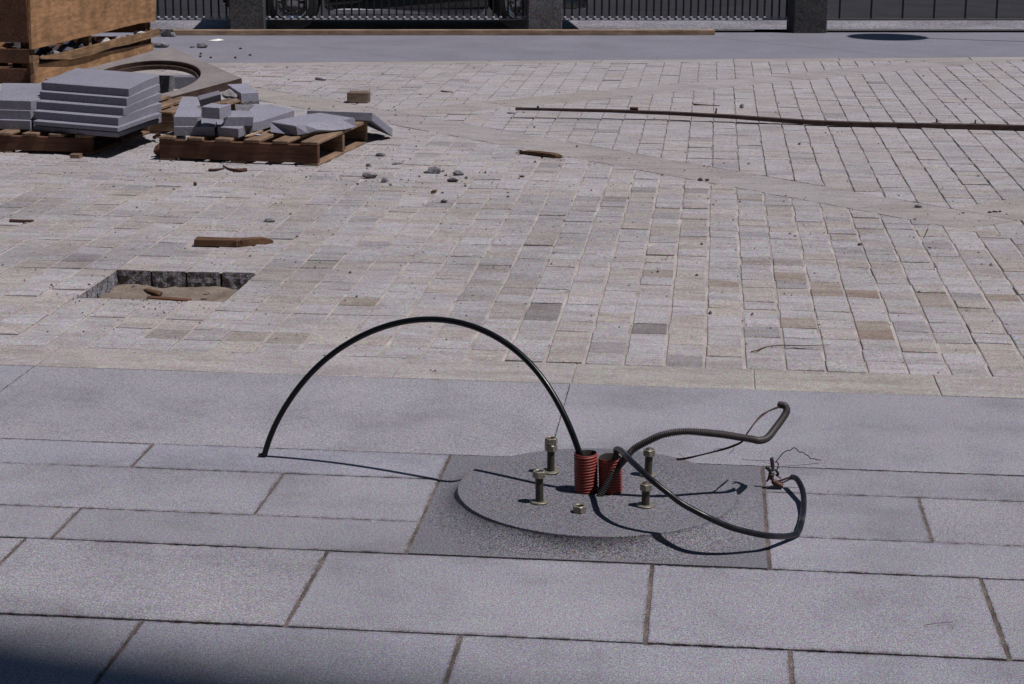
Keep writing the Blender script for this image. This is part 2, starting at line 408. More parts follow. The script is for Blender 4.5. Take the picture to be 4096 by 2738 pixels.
# ---- lamp base: square slab that swells into a raised round disc
cx, cy, RD = -.277, 4.980, .3765
base = empty('lamp_base_slab', (cx, cy, 0), label='square speckled granite slab swelling into a raised round disc, under the bolts and red conduits', cat='stone base')
SEG = 192; V = []; F = []; G = .0055
def bound(a):
    c, s = math.cos(a), math.sin(a); t = 9
    if c > 1e-6: t = min(t, (BX1-G-cx)/c)
    if c < -1e-6: t = min(t, (BX0+G-cx)/c)
    if s > 1e-6: t = min(t, (BY1-G*.3-cy)/s)
    if s < -1e-6: t = min(t, (BY0+G*.5-cy)/s)
    return t
rings = []
for r, z in ((.0, .0512), (.12, .0512), (.25, .051), (.34, .0506), (.372, .0501), (RD-.001, .0497), (RD, .0488)): rings.append(('d', r, z))
for k in range(0, 23): rings.append(('c', k/22, 0))
rings += [('b', 1, 0), ('s', 1, -.06)]
a0 = math.atan2(BY0-cy, BX0-cx)
angs = [2*math.pi*k/SEG for k in range(SEG)]
for kx in (BX0+G, BX1-G):
    for ky in (BY0+G*.5, BY1-G*.3): angs.append(math.atan2(ky-cy, kx-cx) % (2*math.pi))
angs = sorted(angs); SEG = len(angs)
for (t, q, z) in rings:
    for a in angs:
        Bd = bound(a); Rm = min(.485, Bd-.0015)
        if t == 'd': r_ = q; zz = z
        elif t == 'c':
            u = q**2.3; r_ = RD+(Rm-RD)*u
            wc = max(.55, min(.93, .93-(Rm-RD-.037)*7)); zz = .0475*(wc*(1-math.sqrt(max(0, 1-(1-u)**2)))+(1-wc)*(1-u)**2.0)
        elif t == 'b': r_ = Bd; zz = -.0002
        else: r_ = Bd; zz = z
        V.append((r_*math.cos(a), r_*math.sin(a), zz))
for i in range(1, len(rings)-1):
    for k in range(SEG):
        k2 = (k+1) % SEG; F.append((i*SEG+k, i*SEG+k2, (i+1)*SEG+k2, (i+1)*SEG+k))
F.append(tuple(range(SEG, 2*SEG)))
V = V
o = mesh_obj('disc', V, F, M_DISC, base, smooth=True)
fix(o)
bm = bmesh.new(); bm.from_mesh(o.data); bmesh.ops.delete(bm, geom=[v for v in bm.verts if not v.link_faces], context='VERTS')
for e in bm.edges:
    rr_ = [math.hypot(v.co.x, v.co.y) for v in e.verts]; zz_ = [v.co.z for v in e.verts]
    if all(abs(z+.0002) < 1e-5 for z in zz_): e.smooth = False
    if abs(rr_[0]-RD+.001) < 3e-4 and abs(rr_[1]-RD+.001) < 3e-4: e.smooth = False
bm.to_mesh(o.data); bm.free()
o.color = (1, 1, 1, 1)

# ================================================================== THE SETT FIELD
X0S, X1S = -7.5, 4.5
def s1(x, y): return x+y-10.78
def s2(x, y): return y-x-15.30
def s3(x, y): return y-x-8.34
HW = .285
def faredge(x): return 17.29+.243*x
def clip(poly, f, keep):       # keep where sign*f >= 0
    out = []
    for i in range(len(poly)):
        a, b = poly[i], poly[(i+1) % len(poly)]; fa, fb = f(*a)*keep, f(*b)*keep
        if fa >= 0: out.append(a)
        if fa*fb < 0:
            t = fa/(fa-fb); out.append((a[0]+(b[0]-a[0])*t, a[1]+(b[1]-a[1])*t))
    return out
HX0, HX1, HY0, HY1 = -2.494, -1.890, 7.300, 7.840
plaza = empty('paved_plaza', (0, 0, 0), label='plaza floor of square grey and tan granite setts crossed by diagonal stone bands', kind='structure')
# jointing sheets, open over the pit
def sheet(name, polys, z, mat, parent):
    V = []; F = []
    for p in polys:
        k = len(V); V += [(a[0], a[1], z) for a in p]; F.append(tuple(range(k, k+len(p))))
    return tag(mesh_obj(name, V, F, mat, parent), kind='stuff')
bigp = [(X0S, 6.24), (X1S, 6.24), (X1S, faredge(X1S)), (X0S, faredge(X0S))]
near = clip(bigp, s1, -1)
rects = []
for (xa, xb, ya, yb) in ((X0S, HX0, 6.24, 30), (HX1, X1S, 6.24, 30), (HX0, HX1, 6.24, HY0), (HX0, HX1, HY1, 30)):
    q = clip(clip(clip(clip(near, lambda x, y: x-xa, 1), lambda x, y: x-xb, -1), lambda x, y: y-ya, 1), lambda x, y: y-yb, -1)
    if len(q) > 2: rects.append(q)
sheet('joint_sand', rects, -.0042, M_SANDJOINT, plaza)
sheet('joint_sand', [clip(bigp, s1, 1)], -.0065, M_DIRTJOINT, plaza)
# colour of one stone
rs = random.Random(21)
GREY, LIL, TAN, BRN, DRK = (.46, .432, .44), (.485, .462, .485), (.46, .415, .385), (.31, .225, .165), (.215, .195, .195)
special = []
for px, py, c in ((2150, 1235, DRK), (2130, 1262, DRK), (2600, 1330, DRK), (3560, 1335, BRN), (3485, 1180, BRN), (3370, 1175, (.34, .27, .22)), (3360, 1140, (.37, .31, .26)),
                  (3190, 1105, (.35, .28, .22)), (2910, 1130, (.36, .29, .23)), (3800, 1190, (.36, .3, .25)), (3800, 1220, (.38, .33, .28)), (3240, 1290, (.37, .3, .24)),
                  (1400, 1210, (.36, .31, .25)), (920, 1345, (.39, .345, .3)), (1100, 1345, (.365, .32, .275)), (600, 1335, (.33, .3, .28)), (1880, 1200, (.31, .29, .28)),
                  (3990, 1200, (.33, .26, .2)), (2640, 1080, (.33, .28, .24)), (2800, 760, (.3, .28, .27)), (2600, 765, (.3, .285, .28)), (2450, 800, (.31, .29, .28)), (3130, 1050, (.3, .27, .26)),
                  (3060, 1050, (.31, .28, .26)), (2050, 1150, (.35, .31, .28)), (3480, 1290, (.4, .34, .28)), (3700, 1190, (.33, .27, .22))):
    w_ = P(px, py); special.append((w_.x, w_.y, c))
used_sp = set()
def tone(x, y, w, h):
    for i, (a, b, c) in enumerate(special):
        if abs(a-x) < w/2 and abs(b-y) < h/2: return tuple(Vector(c)*.72+Vector(GREY)*.28)
    q = rs.random(); k = rs.gauss(1, .03)
    n1 = noise.noise(Vector((x*.7, y*.55, 3))); n2 = noise.noise(Vector((x*1.9, y*1.3, 9)))
    base_ = Vector(GREY).lerp(Vector(LIL), rs.random())
    if q < .34+.4*max(0, n1): base_ = base_.lerp(Vector(TAN), rs.uniform(.3, .9))
    dirt = max(0, min(1, .25+n2*1.3-abs(y-8.9)*.22)) if x > -3.5 else 0
    base_ = base_*(1-.24*dirt)
    if y > 10.5: base_ = base_.lerp(Vector(LIL), .35)*1.0; k = 1+(k-1)*.9
    if q > .965: base_ = base_*.8
    return tuple(base_*k*1.05)
cells = []
def add_cells(xlines, ylines, region, gx, gy):
    for j in range(len(ylines)-1):
        off = rs.uniform(-.003, .003)
        for i in range(len(xlines)-1):
            xa, xb = xlines[i], xlines[i+1]; ya, yb = ylines[j], ylines[j+1]
            xc, yc = (xa+xb)/2, (ya+yb)/2
            ox = 0 if abs(yc-7.5) < .7 else off*.6
            if HX0-.01 < xc < HX1+.01 and HY0 < yc < HY1: continue
            dj = rs.uniform(-.0025, .0025)
            g1 = gx*rs.uniform(.6, 1.5); g2 = gy*rs.choice((.5, .6, .8, 1.0, 1.6))
            full = [(xa+ox+g1/2, ya+dj+g2/2), (xb+ox-g1/2, ya+dj+g2/2), (xb+ox-g1/2, yb+dj-g2/2), (xa+ox+g1/2, yb+dj-g2/2)]
            full = [(a+rs.uniform(-.002, .002), b+rs.uniform(-.0012, .0012)) for a, b in full]
            p = region(full)
            if len(p) < 3 or abs(area2(p)) < .0012: continue
            clipped = len(p) != 4 or abs(abs(area2(p))-abs(area2(full))) > 1e-5
            cells.append((p, xc, yc, clipped, tone(xc, yc, xb-xa, yb-ya)))
def lines(a, b, lo, hi, jit=.06):
    out = [a]; 
    while out[-1] < b: out.append(out[-1]+rs.uniform(lo, hi))
    return out
xn = sorted([-.834-.1510*k for k in range(0, 46)][1:]+[-.834+.1395*k for k in range(0, 30)])
yn = [6.512]+[6.512+.788*k/5 for k in range(1, 5)]+[7.300, 7.437, 7.570, 7.705, 7.840]
yn = yn+lines(7.84, 17, .142, .166)[1:]
add_cells(xn, yn, lambda p: clip(p, lambda x, y: s1(x, y)+HW+.008, -1), .0110, .0042)
xm = [.314+.1512*k for k in range(-52, 28)]
ym = lines(8.2, 19.0, .138, .162)
def mid(p):
    p = clip(p, lambda x, y: s1(x, y)-HW-.008, 1); p = clip(p, lambda x, y: s2(x, y)+HW+.008, -1) if p else p
    if p: p = clip(p, lambda x, y: s3(x, y)-HW-.008, 1)
    return clip(p, lambda x, y: faredge(x)-.26-y, 1) if p else p
add_cells(xm, ym, mid, .0080, .0030)
xf = [-1.627+.1506*k for k in range(-39, 40)]
yf = lines(9.0, 18.2, .138, .162)
def farr(p):
    p = clip(p, lambda x, y: s1(x, y)-HW-.008, 1); p = clip(p, lambda x, y: s2(x, y)-HW-.008, 1) if p else p
    return clip(p, lambda x, y: faredge(x)-.26-y, 1) if p else p
add_cells(xf, yf, farr, .0080, .0030)
def rt(p): 
    p = clip(p, lambda x, y: s3(x, y)+HW+.008, -1)
    return clip(p, lambda x, y: s1(x, y)+HW+.008, 1) if p else p
add_cells([1.22+.1512*k for k in range(0, 20)], lines(6.51, 14, .142, .166), lambda p: rt(p), .0085, .0045)
def pxsize(c):
    x, y = proj((c[1], c[2], 0)); inside = 0 < x < PW and 0 < y < PH
    return (1 if (inside and not c[3]) else 0)*(1/(c[2]**3))
order = sorted(range(len(cells)), key=lambda i: -pxsize(cells[i])); single = set(order[:300])
V = []; F = []; C = []
variants = []
for k in range(14):
    rk = random.Random(100+k); p = roughen([(-.5, -.5), (.5, -.5), (.5, .5), (-.5, .5)], .34, .012, rk); v, f = prism_geo(p, 0, -.09, .003)
    # inset was in metres; rescale so the unit stone keeps a 3 mm bevel once scaled by about .14
    q = inset(p, .022); n = len(p); v = [(a[0], a[1], 0) for a in q]+[(a[0], a[1], -.0022) for a in p]+[(a[0]*.97, a[1]*.97, -.09) for a in p]
    me = bpy.data.meshes.new('sett'); me.from_pydata([tuple(a) for a in v], [], f); me.update(); me.materials.append(M_SETT); variants.append(me)
for i, (p, xc, yc, cl, t) in enumerate(cells):
    zt = rs.gauss(0, .0014); tl = (rs.gauss(0, .010), rs.gauss(0, .010))
    if i in single:
        w = p[1][0]-p[0][0]; h_ = p[2][1]-p[1][1]
        o = bpy.data.objects.new('sett', variants[rs.randrange(14)]); COL.objects.link(o); o.parent = plaza
        o.location = (sum(a[0] for a in p)/4, sum(a[1] for a in p)/4, zt); o.scale = (w, h_, 1); o.rotation_euler = (tl[1], tl[0], 0)
        o.color = (*t, 1)
    else:
        v, f = prism_geo(p, zt, -.09, .003, tl); k = len(V); V += v; F += [tuple(a+k for a in g) for g in f]; C += [t]*len(v)
me = bpy.data.meshes.new('sett'); me.from_pydata(V, [], F); me.update(); me.materials.append(M_SETT2)
at = me.color_attributes.new('tone', 'FLOAT_COLOR', 'POINT')
at.data.foreach_set('color', [x for t in C for x in (*t, 1)])
o = bpy.data.objects.new('sett', me); COL.objects.link(o); o.parent = plaza; tag(o, kind='stuff')
# border course of long tan slabs between walkway and setts, and along the far edge
bj = [-4.13, -3.52, -2.90, -2.286, -1.661, -1.047, -.440, .170, .780, 1.39, 2.0, 2.6, 3.2]
def tanslab(p, name='border_slab', k=1.0, jit=.0012):
    o = prism(name, roughen(p, .05, jit, rn), rn.uniform(-.0008, .0008), -.08, M_TAN, plaza, ch=.002)
    t = rn.uniform(.95, 1.04)*k; o.color = (t, t*rn.uniform(.975, 1.01), t*rn.uniform(.93, 1.02), 1); return o
for a, b in zip(bj[:-1], bj[1:]): tanslab([(a+.003, 6.243), (b-.003, 6.243), (b-.003, 6.508), (a+.003, 6.508)], k=1.02)
x = -6.8
while x < 4.3:
    L = rn.uniform(.85, 1.2); x2 = x+L
    tanslab([(x+.004, faredge(x)-.252), (x2-.004, faredge(x2)-.252), (x2-.004, faredge(x2)-.003), (x+.004, faredge(x)-.003)], k=1.0); x = x2
# diagonal bands (u runs along the band, w across it), each stone about 1 m long
def band(ax, ay, dx, dy, u0, u1, hw=.2, keep=None):
    L = math.hypot(dx, dy); dx /= L; dy /= L; u = u0
    while u < u1:
        v_ = min(u1, u+rn.uniform(.8, 1.15))
        q = [(u+.004, -hw), (v_-.004, -hw), (v_-.004, hw), (u+.004, hw)]
        p = [(ax+dx*a-dy*b, ay+dy*a+dx*b) for a, b in q]
        if keep: p = keep(p)
        if p and len(p) > 2 and abs(area2(p)) > .01: tanslab(p, 'band_stone', k=.97, jit=.001)
        u = v_
vx, vy = (10.78-15.30)/2, (10.78+15.30)/2           # where the two bands cross
wx, wy = (10.78-8.34)/2, (10.78+8.34)/2
R2 = math.sqrt(2)
def cf(p): return clip(p, lambda x, y: faredge(x)-.256-y, 1)
band(vx, vy, 1, -1, -4.2, (wx-vx)*R2+.2, keep=cf)
band(vx, vy, 1, 1, .2+.004, 9, keep=cf)
band(wx, wy, 1, 1, .2+.004, 6, keep=cf)

# the pit where setts are missing
GXN, GYN = 26, 22; V = []; F = []
for j in range(GYN+1):
    for i in range(GXN+1):
        x = HX0-.03+(HX1-HX0+.06)*i/GXN; y = HY0-.03+(HY1-HY0+.06)*j/GYN
        z = -.066+.018*noise.noise(Vector((x*9, y*9, 1)))+.007*noise.noise(Vector((x*30, y*30, 4)))+.02*max(0, (x-HX0)/(HX1-HX0)-.55)-.02*max(0, 1-(y-HY0)/.16)
        V.append((x, y, z))
for j in range(GYN):
    for i in range(GXN): a = j*(GXN+1)+i; F.append((a, a+1, a+GXN+2, a+GXN+1))
pit = tag(mesh_obj('sand_bed', V, F, M_SAND, plaza, smooth=True), kind='stuff')
# dark rough flanks of the setts round the pit
def flank(a, b, z0, z1, seed, inward):
    rr = random.Random(seed); V = []; F = []; nx, nz = 9, 5
    a = Vector(a); b = Vector(b); iv = Vector(inward)
    for j in range(nz+1):
        for i in range(nx+1):
            e = 0 if (j == nz) else 1
            q = a.lerp(b, i/nx); off = rr.uniform(-.001, .009)*e+.001*(1-e)
            if i in (0, nx): off *= .2
            V.append((q.x+iv.x*off, q.y+iv.y*off, z0+(z1-z0)*j/nz))
    for j in range(nz):
        for i in range(nx): k = j*(nx+1)+i; F.append((k, k+1, k+nx+2, k+nx+1))
    o = mesh_obj('broken_face', V, F, M_ROUGH, plaza); o.color = (.8, .78, .8, 1); return o
for k in range(4): flank((HX0+.151*k+.005, HY1), (HX0+.151*(k+1)-.004, HY1), -.11, -.0035, 40+k, (0, -1))
for k, (a, b) in enumerate(((7.300, 7.437), (7.437, 7.570), (7.570, 7.705), (7.705, 7.84))): flank((HX0, a+.004), (HX0, b-.004), -.11, -.0035, 50+k, (1, 0))

# ================================================================== FAR WALKWAY, KERB LINE, ROAD
ang = math.atan(.178); U = Vector((math.cos(ang), math.sin(ang), 0)); Wd = Vector((-math.sin(ang), math.cos(ang), 0))
K0 = Vector((-1.7, 19.72, 0))                # a point on the line of piers
def K(u, w, z=0): q = K0+U*u+Wd*w; return Vector((q.x, q.y, z))
fw = mesh_obj('far_walkway', [(-30, faredge(-30), -.0045), (20, faredge(20), -.0045), tuple(K(22, .02, -.0045)), tuple(K(-30, .02, -.0045))], [(0, 1, 2, 3)], M_DIRTJOINT)
tag(fw, 'far strip of smooth grey granite slabs between setts and kerb piers', kind='structure')
def fslab(x0, x1, lean=1.0):
    def top(x): 
        # intersection with kerb line
        return None
    ya0, ya1 = faredge(x0)+.004, faredge(x1)+.004
    # joints run obliquely towards upper left
    def at_kerb(x, y):
        d = Vector((-lean, 1, 0)); q = Vector((x, y, 0)); n = Wd; t = ((K0+Wd*.02)-q).dot(n)/d.dot(n); return q+d*t
    c = at_kerb(x1, ya1); e = at_kerb(x0, ya0)
    p = [(x0+.004, ya0), (x1-.004, ya1), (c.x-.004, c.y), (e.x+.004, e.y)]
    o = prism('granite_slab', p, rn.uniform(-.0005, .0005), -.08, M_SLAB, fw, ch=.0015); t = rn.uniform(.965, 1.0)*.78; o.color = (t, t, t, 1)
xs = [-9.5, -6.9, -4.6, -2.45, -.27, 1.75, 3.9, 6.2, 8.6, 11]
for a, b in zip(xs[:-1], xs[1:]): fslab(a, b)
road = mesh_obj('road', [tuple(K(-60, .55, -.06)), tuple(K(60, .55, -.06)), tuple(K(60, 2.3, -.06)), tuple(K(-60, 2.3, -.06))], [(0, 1, 2, 3)], M_ASPH)
tag(road, 'strip of coarse grey asphalt beside the kerb', kind='structure')
lane = mesh_obj('road', [tuple(K(-60, 2.3, -.064)), tuple(K(60, 2.3, -.064)), tuple(K(60, 30, -.064)), tuple(K(-60, 30, -.064))], [(0, 1, 2, 3)], M_DARKASPH)
tag(lane, 'dark asphalt carriageway beyond the parking strip', kind='structure')
gut = mesh_obj('gutter', [tuple(K(-30, .03, -.003)), tuple(K(30, .03, -.003)), tuple(K(30, .035, -.16)), tuple(K(-30, .035, -.16)), tuple(K(30, .53, -.16)), tuple(K(-30, .53, -.16)), tuple(K(30, .55, -.061)), tuple(K(-30, .55, -.061))],
      [(0, 1, 2, 3), (3, 2, 4, 5), (5, 4, 6, 7)], M_BLACKSTEEL)
tag(gut, 'dark recessed gutter behind the stone piers', kind='structure')
rail_t = empty('low_rail', tuple(K(0, .4)), ang, 'low black steel rail lying in the dark gutter at the road edge', 'rail')
for w_, z_, r_ in ((.34, -.012, .018), (.5, -.03, .014)):
    v, f = tube_geo([K(-20, w_, z_), K(20, w_, z_)], r_, 10); setp(mesh_obj('rail_bar', v, f, M_BLACKSTEEL if r_ > .015 else M_LIGHTSTEEL, smooth=True), rail_t)

# stone piers and the picket railing between them
pier_c = []
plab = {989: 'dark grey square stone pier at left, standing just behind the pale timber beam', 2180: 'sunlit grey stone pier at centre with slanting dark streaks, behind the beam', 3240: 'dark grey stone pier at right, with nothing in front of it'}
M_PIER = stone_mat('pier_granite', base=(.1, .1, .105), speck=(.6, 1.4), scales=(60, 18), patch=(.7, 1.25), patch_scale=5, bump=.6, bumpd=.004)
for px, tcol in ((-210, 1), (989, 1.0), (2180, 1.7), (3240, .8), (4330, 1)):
    b0 = P(px, 134); w = .345/2
    u = (b0-K0).dot(U); wv = (b0-K0).dot(Wd)
    if px in plab:
        th = tag(empty('stone_pier', tuple(K(u, wv+w)), ang), plab[px], 'stone pier', 'stone piers along the far kerb')
    else: continue
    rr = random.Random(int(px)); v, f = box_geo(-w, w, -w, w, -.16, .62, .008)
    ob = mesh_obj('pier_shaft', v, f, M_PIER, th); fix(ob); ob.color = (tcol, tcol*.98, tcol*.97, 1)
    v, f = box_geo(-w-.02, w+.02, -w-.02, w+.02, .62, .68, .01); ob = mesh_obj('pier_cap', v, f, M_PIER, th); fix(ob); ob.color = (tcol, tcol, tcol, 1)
    pier_c.append((u, wv+w))
d0 = pier_c[1][0]-pier_c[0][0]
spans = [(pier_c[0][0]-d0, pier_c[0][0], 'picket railing panel left of the left stone pier, beside the wooden crate'),
         (pier_c[0][0], pier_c[1][0], 'picket railing panel between left and centre piers, in front of the parked car'),
         (pier_c[1][0], pier_c[2][0], 'picket railing panel between centre and right stone piers'),
         (pier_c[2][0], pier_c[2][0]+d0, 'picket railing panel right of the right stone pier')]
pv, pf = box_geo(-.009, .009, -.009, .009, .0, .40, .002); pk = bpy.data.meshes.new('picket'); pk.from_pydata([tuple(a) for a in pv], [], pf); pk.materials.append(M_BLACKSTEEL)
cv, cf_ = lathe_geo([(.0, -.012), (.016, -.01), (.021, 0), (.016, .012), (.0, .015)], 8); ck = bpy.data.meshes.new('collar'); ck.from_pydata(cv, [], cf_); ck.materials.append(M_LIGHTSTEEL)
wline = sum(c[1] for c in pier_c)/3
for (ua, ub, lab) in spans:
    th = tag(empty('picket_railing', tuple(K((ua+ub)/2, wline)), ang), lab, 'railing', 'railing panels between the stone piers')
    hl = (ub-ua)/2-.175
    for z0, z1, m in ((.118, .132, M_LIGHTSTEEL if ub < pier_c[2][0]+.1 else M_BLACKSTEEL), (.53, .55, M_BLACKSTEEL)):
        ob = mesh_obj('rail', *box_geo(-hl, hl, -.016, .016, z0, z1, .003), m, th); fix(ob)
    n = int(2*hl/.074); n = n if ub < pier_c[2][0]+.1 else n//4
    for i in range(n):
        ob = bpy.data.objects.new('picket', pk); COL.objects.link(ob); ob.parent = th; ob.location = (-hl+2*hl*(i+.5)/n, 0, .132)
        if n > 20:
            oc = bpy.data.objects.new('collar', ck); COL.objects.link(oc); oc.parent = ob; oc.location = (0, -.004, .012)

# ---- parked black car behind the railing
def make_car():
    c0 = P(1170, 116, -.06); c1 = P(2080, 116, -.06); WB = 2.42
    mid_ = (c0+c1)/2; u = (mid_-K0).dot(U)
    org = K(u, .85+.82, -.06)
    car = tag(empty('parked_car', tuple(org), ang), 'black car parked along the kerb behind the railing, between left and centre piers', 'car')
    xr, xf = -WB/2, WB/2; wr = .30; hw = .82
    prof = [(-1.92, .28), (-1.95, .5), (-1.9, .82), (-1.6, .93), (1.0, .95), (1.75, .82), (1.93, .62), (1.95, .38), (1.9, .22)]
    def arch(cx_, rr=.35):
        return [(cx_+rr*math.cos(a), .30+rr*math.sin(a)) for a in [R(-10)+R(200)*k/12 for k in range(13)]]
    low = [(1.9, .22)]+arch(xf)+[(0.75, .17), (-.75, .17)]+arch(xr)+[(-1.9, .24)]
    side = prof[:-1]+low
    n = len(side); V = []; F = []
    prof_w = []
    for (x, z) in side:
        t = 0 if z < .75 else (z-.75)*.35
        e = max(0, abs(x)-1.6)*.28
        prof_w.append(hw-t-e-(.03 if z < .25 else 0))
    for sgn in (-1, 1):
        for (x, z), w_ in zip(side, prof_w): V.append((x, sgn*w_, z))
    for i in range(n): j = (i+1) % n; F.append((i, j, n+j, n+i))
    F.append(tuple(range(n))); F.append(tuple(range(2*n-1, n-1, -1)))
    b = mesh_obj('body', V, F, M_PAINT, car); fix(b)
    md = b.modifiers.new('bev', 'BEVEL'); md.width = .03; md.segments = 2; md.limit_method = 'ANGLE'; md.angle_limit = R(50)
    g = [(-1.75, .92), (-1.35, 1.36), (.25, 1.38), (.95, .94)]
    V = []; F = []
    for sgn in (-1, 1):
        for (x, z) in g: V.append((x, sgn*(.74 if z < 1 else .58), z))
    for i in range(4): j = (i+1) % 4; F.append((i, j, 4+j, 4+i))
    F += [(0, 1, 2, 3), (7, 6, 5, 4)]
    cb = mesh_obj('cabin', V, F, M_PAINT, car); fix(cb)
    for sgn in (-1, 1):
        for (xa, xb, xc, xd) in ((-1.5, -1.24, -.62, -.62), (-.54, -.54, .2, .76)):
            y0, y1 = sgn*.735, sgn*.60
            mesh_obj('window', [(xa, y0, .98), (xd, y0, .98), (xc, y1, 1.31), (xb, y1, 1.31)], [(0, 1, 2, 3)], M_GLASS, car)
    for x in (xr, xf):
        for sgn in (-1, 1):
            w = empty('wheel', (x, sgn*(hw-.10), wr)); w.parent = car
            pr = [(.17, -.08), (.27, -.085), (.295, -.06), (.30, 0), (.295, .06), (.27, .085), (.17, .08)]
            v, f = lathe_geo(pr, 40); ty = mesh_obj('tyre', v, f, M_TYRE, w, smooth=True); ty.rotation_euler = (R(90), 0, 0)
            pr = [(.0, .07), (.06, .075), (.10, .06), (.14, .062), (.165, .082), (.178, .086), (.185, .078)]
            v, f = lathe_geo(pr, 40); hc = mesh_obj('rim', v, f, M_CHROME, w, smooth=True); hc.rotation_euler = (R(90) if sgn < 0 else R(-90), 0, 0)
            for k in range(10):
                a = 2*math.pi*k/10; sl_ = mesh_obj('rim_slot', [(.085*math.cos(a-.16), -.066*-sgn, .085*math.sin(a-.16)), (.14*math.cos(a-.1), sgn*.068, .14*math.sin(a-.1)), (.14*math.cos(a+.1), sgn*.068, .14*math.sin(a+.1)), (.085*math.cos(a+.16), sgn*.066, .085*math.sin(a+.16))], [(0, 1, 2, 3)], M_TYRE, w)
    for sgn in (-1, 1):
        v, f = box_geo(-.83, .83, sgn*(hw-.035)-.02, sgn*(hw-.035)+.02, .175, .235, .01); fix(mesh_obj('sill', v, f, M_LIGHTSTEEL, car))
        v, f = box_geo(-.8, .8, sgn*hw-.006, sgn*hw+.012, .52, .55, .004); fix(mesh_obj('side_trim', v, f, M_CHROME, car))
    for x in (-1.97, 1.97):
        v, f = box_geo(x-.05, x+.05, -.76, .76, .36, .47, .02); fix(mesh_obj('bumper', v, f, M_CHROME, car))
    for sgn in (-1, 1):
        v, f = box_geo(-1.955, -1.93, sgn*.6-.12, sgn*.6+.12, .56, .68, .006); fix(mesh_obj('tail_light', v, f, M_LAMP, car))
        v, f = box_geo(1.93, 1.955, sgn*.58-.09, sgn*.58+.09, .5, .64, .006); fix(mesh_obj('headlight', v, f, M_WHITE, car))
make_car()

# ---- street lamp outside the frame: its round head throws the oval shadow near the far kerb
H = 4.2; hc_ = P(3545, 149)+Vector((S.x/S.z*H, S.y/S.z*H, 0)); base_p = P(4010, 172)
dirx = Vector((S.x, S.y, 0)).normalized(); rp = .4
lampp = Vector((hc_.x, hc_.y, 0))+dirx*.42
lt = empty('street_lamp', tuple(lampp), label='grey street lamp beyond the right picture edge, seen only by its oval shadow', cat='street lamp')
v, f = tube_geo([lampp, lampp+Vector((0, 0, H*.5)), lampp+Vector((0, 0, H))], lambda i, n: (.03, .026, .022)[i], 16); setp(mesh_obj('pole', v, f, M_POLE, smooth=True), lt)
v, f = lathe_geo([(0, -.05), (.39, -.05), (.4, -.02), (.3, .04), (0, .06)], 40); hd = mesh_obj('lamp_head', v, f, M_POLE, smooth=True); hd.location = (hc_.x, hc_.y, H); setp(hd, lt)

# ---- tall building to the right, outside the frame: its edge shades the near left corner
ax_, ay_ = -1.17+.978*17, 3.905-.208*17
bt = empty('unseen_building', (ax_, ay_, 0), -SUN_AZ, label='tall pale building outside the picture at right, its shadow edge crossing the near corner', cat='building')
fix(mesh_obj('wall', *box_geo(0, 12, -18, 0, 0, 46, .02), M_WALL, bt))
wv_, wf_ = box_geo(-.05, 0, -.6, .6, 0, 1.6, .005); wm = bpy.data.meshes.new('window'); wm.from_pydata([tuple(a) for a in wv_], [], wf_); wm.materials.append(M_GLASS)
for fl in range(8):
    for k in range(7):
        ob = bpy.data.objects.new('window', wm); COL.objects.link(ob); ob.parent = bt; ob.location = (-.01, -1.6-k*2.4, 1.5+fl*3.5)

b2 = empty('unseen_building', (-4, -22, 0), 0, label='added dark block behind the viewer, unseen, cutting sky light on viewer-facing sides', cat='building')  # added out of view to block low sky and darken viewer-facing faces
M_BLOCKER = stone_mat('sky_blocker_facade', tint=None, base=(.1, .075, .065), scales=(20, 4))
fix(mesh_obj('wall', *box_geo(-45, 34, -14, 0, 0, 26, .02), M_BLOCKER, b2))
for fl in range(7):
    for k in range(30):
        ob = bpy.data.objects.new('window', wm); COL.objects.link(ob); ob.parent = b2; ob.rotation_euler = (0, 0, R(-90)); ob.location = (-43+k*2.5, .01, 1.5+fl*3.5)

# ================================================================== CRATE OF RUBBLE, LEFT BACK
CA = P(138, 338); CB = P(612, 204); cv_ = (CB-CA); CL = cv_.length; cu = cv_.normalized(); cn = Vector((-cu.y, cu.x, 0))   # cn points away to the left/back
crate = empty('wooden_crate', tuple(CA), math.atan2(cu.y, cu.x), 'large orange-brown wooden crate full of broken stone behind the slab stack', 'crate')
def cbox(name, x0, x1, y0, y1, z0, z1, m, ch=.004, warp=0, seed=0): return box(name, x0, x1, y0, y1, z0, z1, m, crate, ch, warp, seed)
def cxz(px, py):      # a pixel on the crate's long face -> (x along, z)
    q = PV(px, py, CA, CB)-CA; return q.dot(cu), q.z
def cpoly(name, pts, th, m, dy=0.0):
    pl = [cxz(*p) for p in pts]
    n = len(pl); V = [(x, -dy, z) for x, z in pl]+[(x, -dy+th, z) for x, z in pl]
    F = [tuple(range(n)), tuple(range(2*n-1, n-1, -1))]+[(i, (i+1) % n, n+(i+1) % n, n+i) for i in range(n)]
    o = mesh_obj(name, V, F, m, crate); fix(o); return o
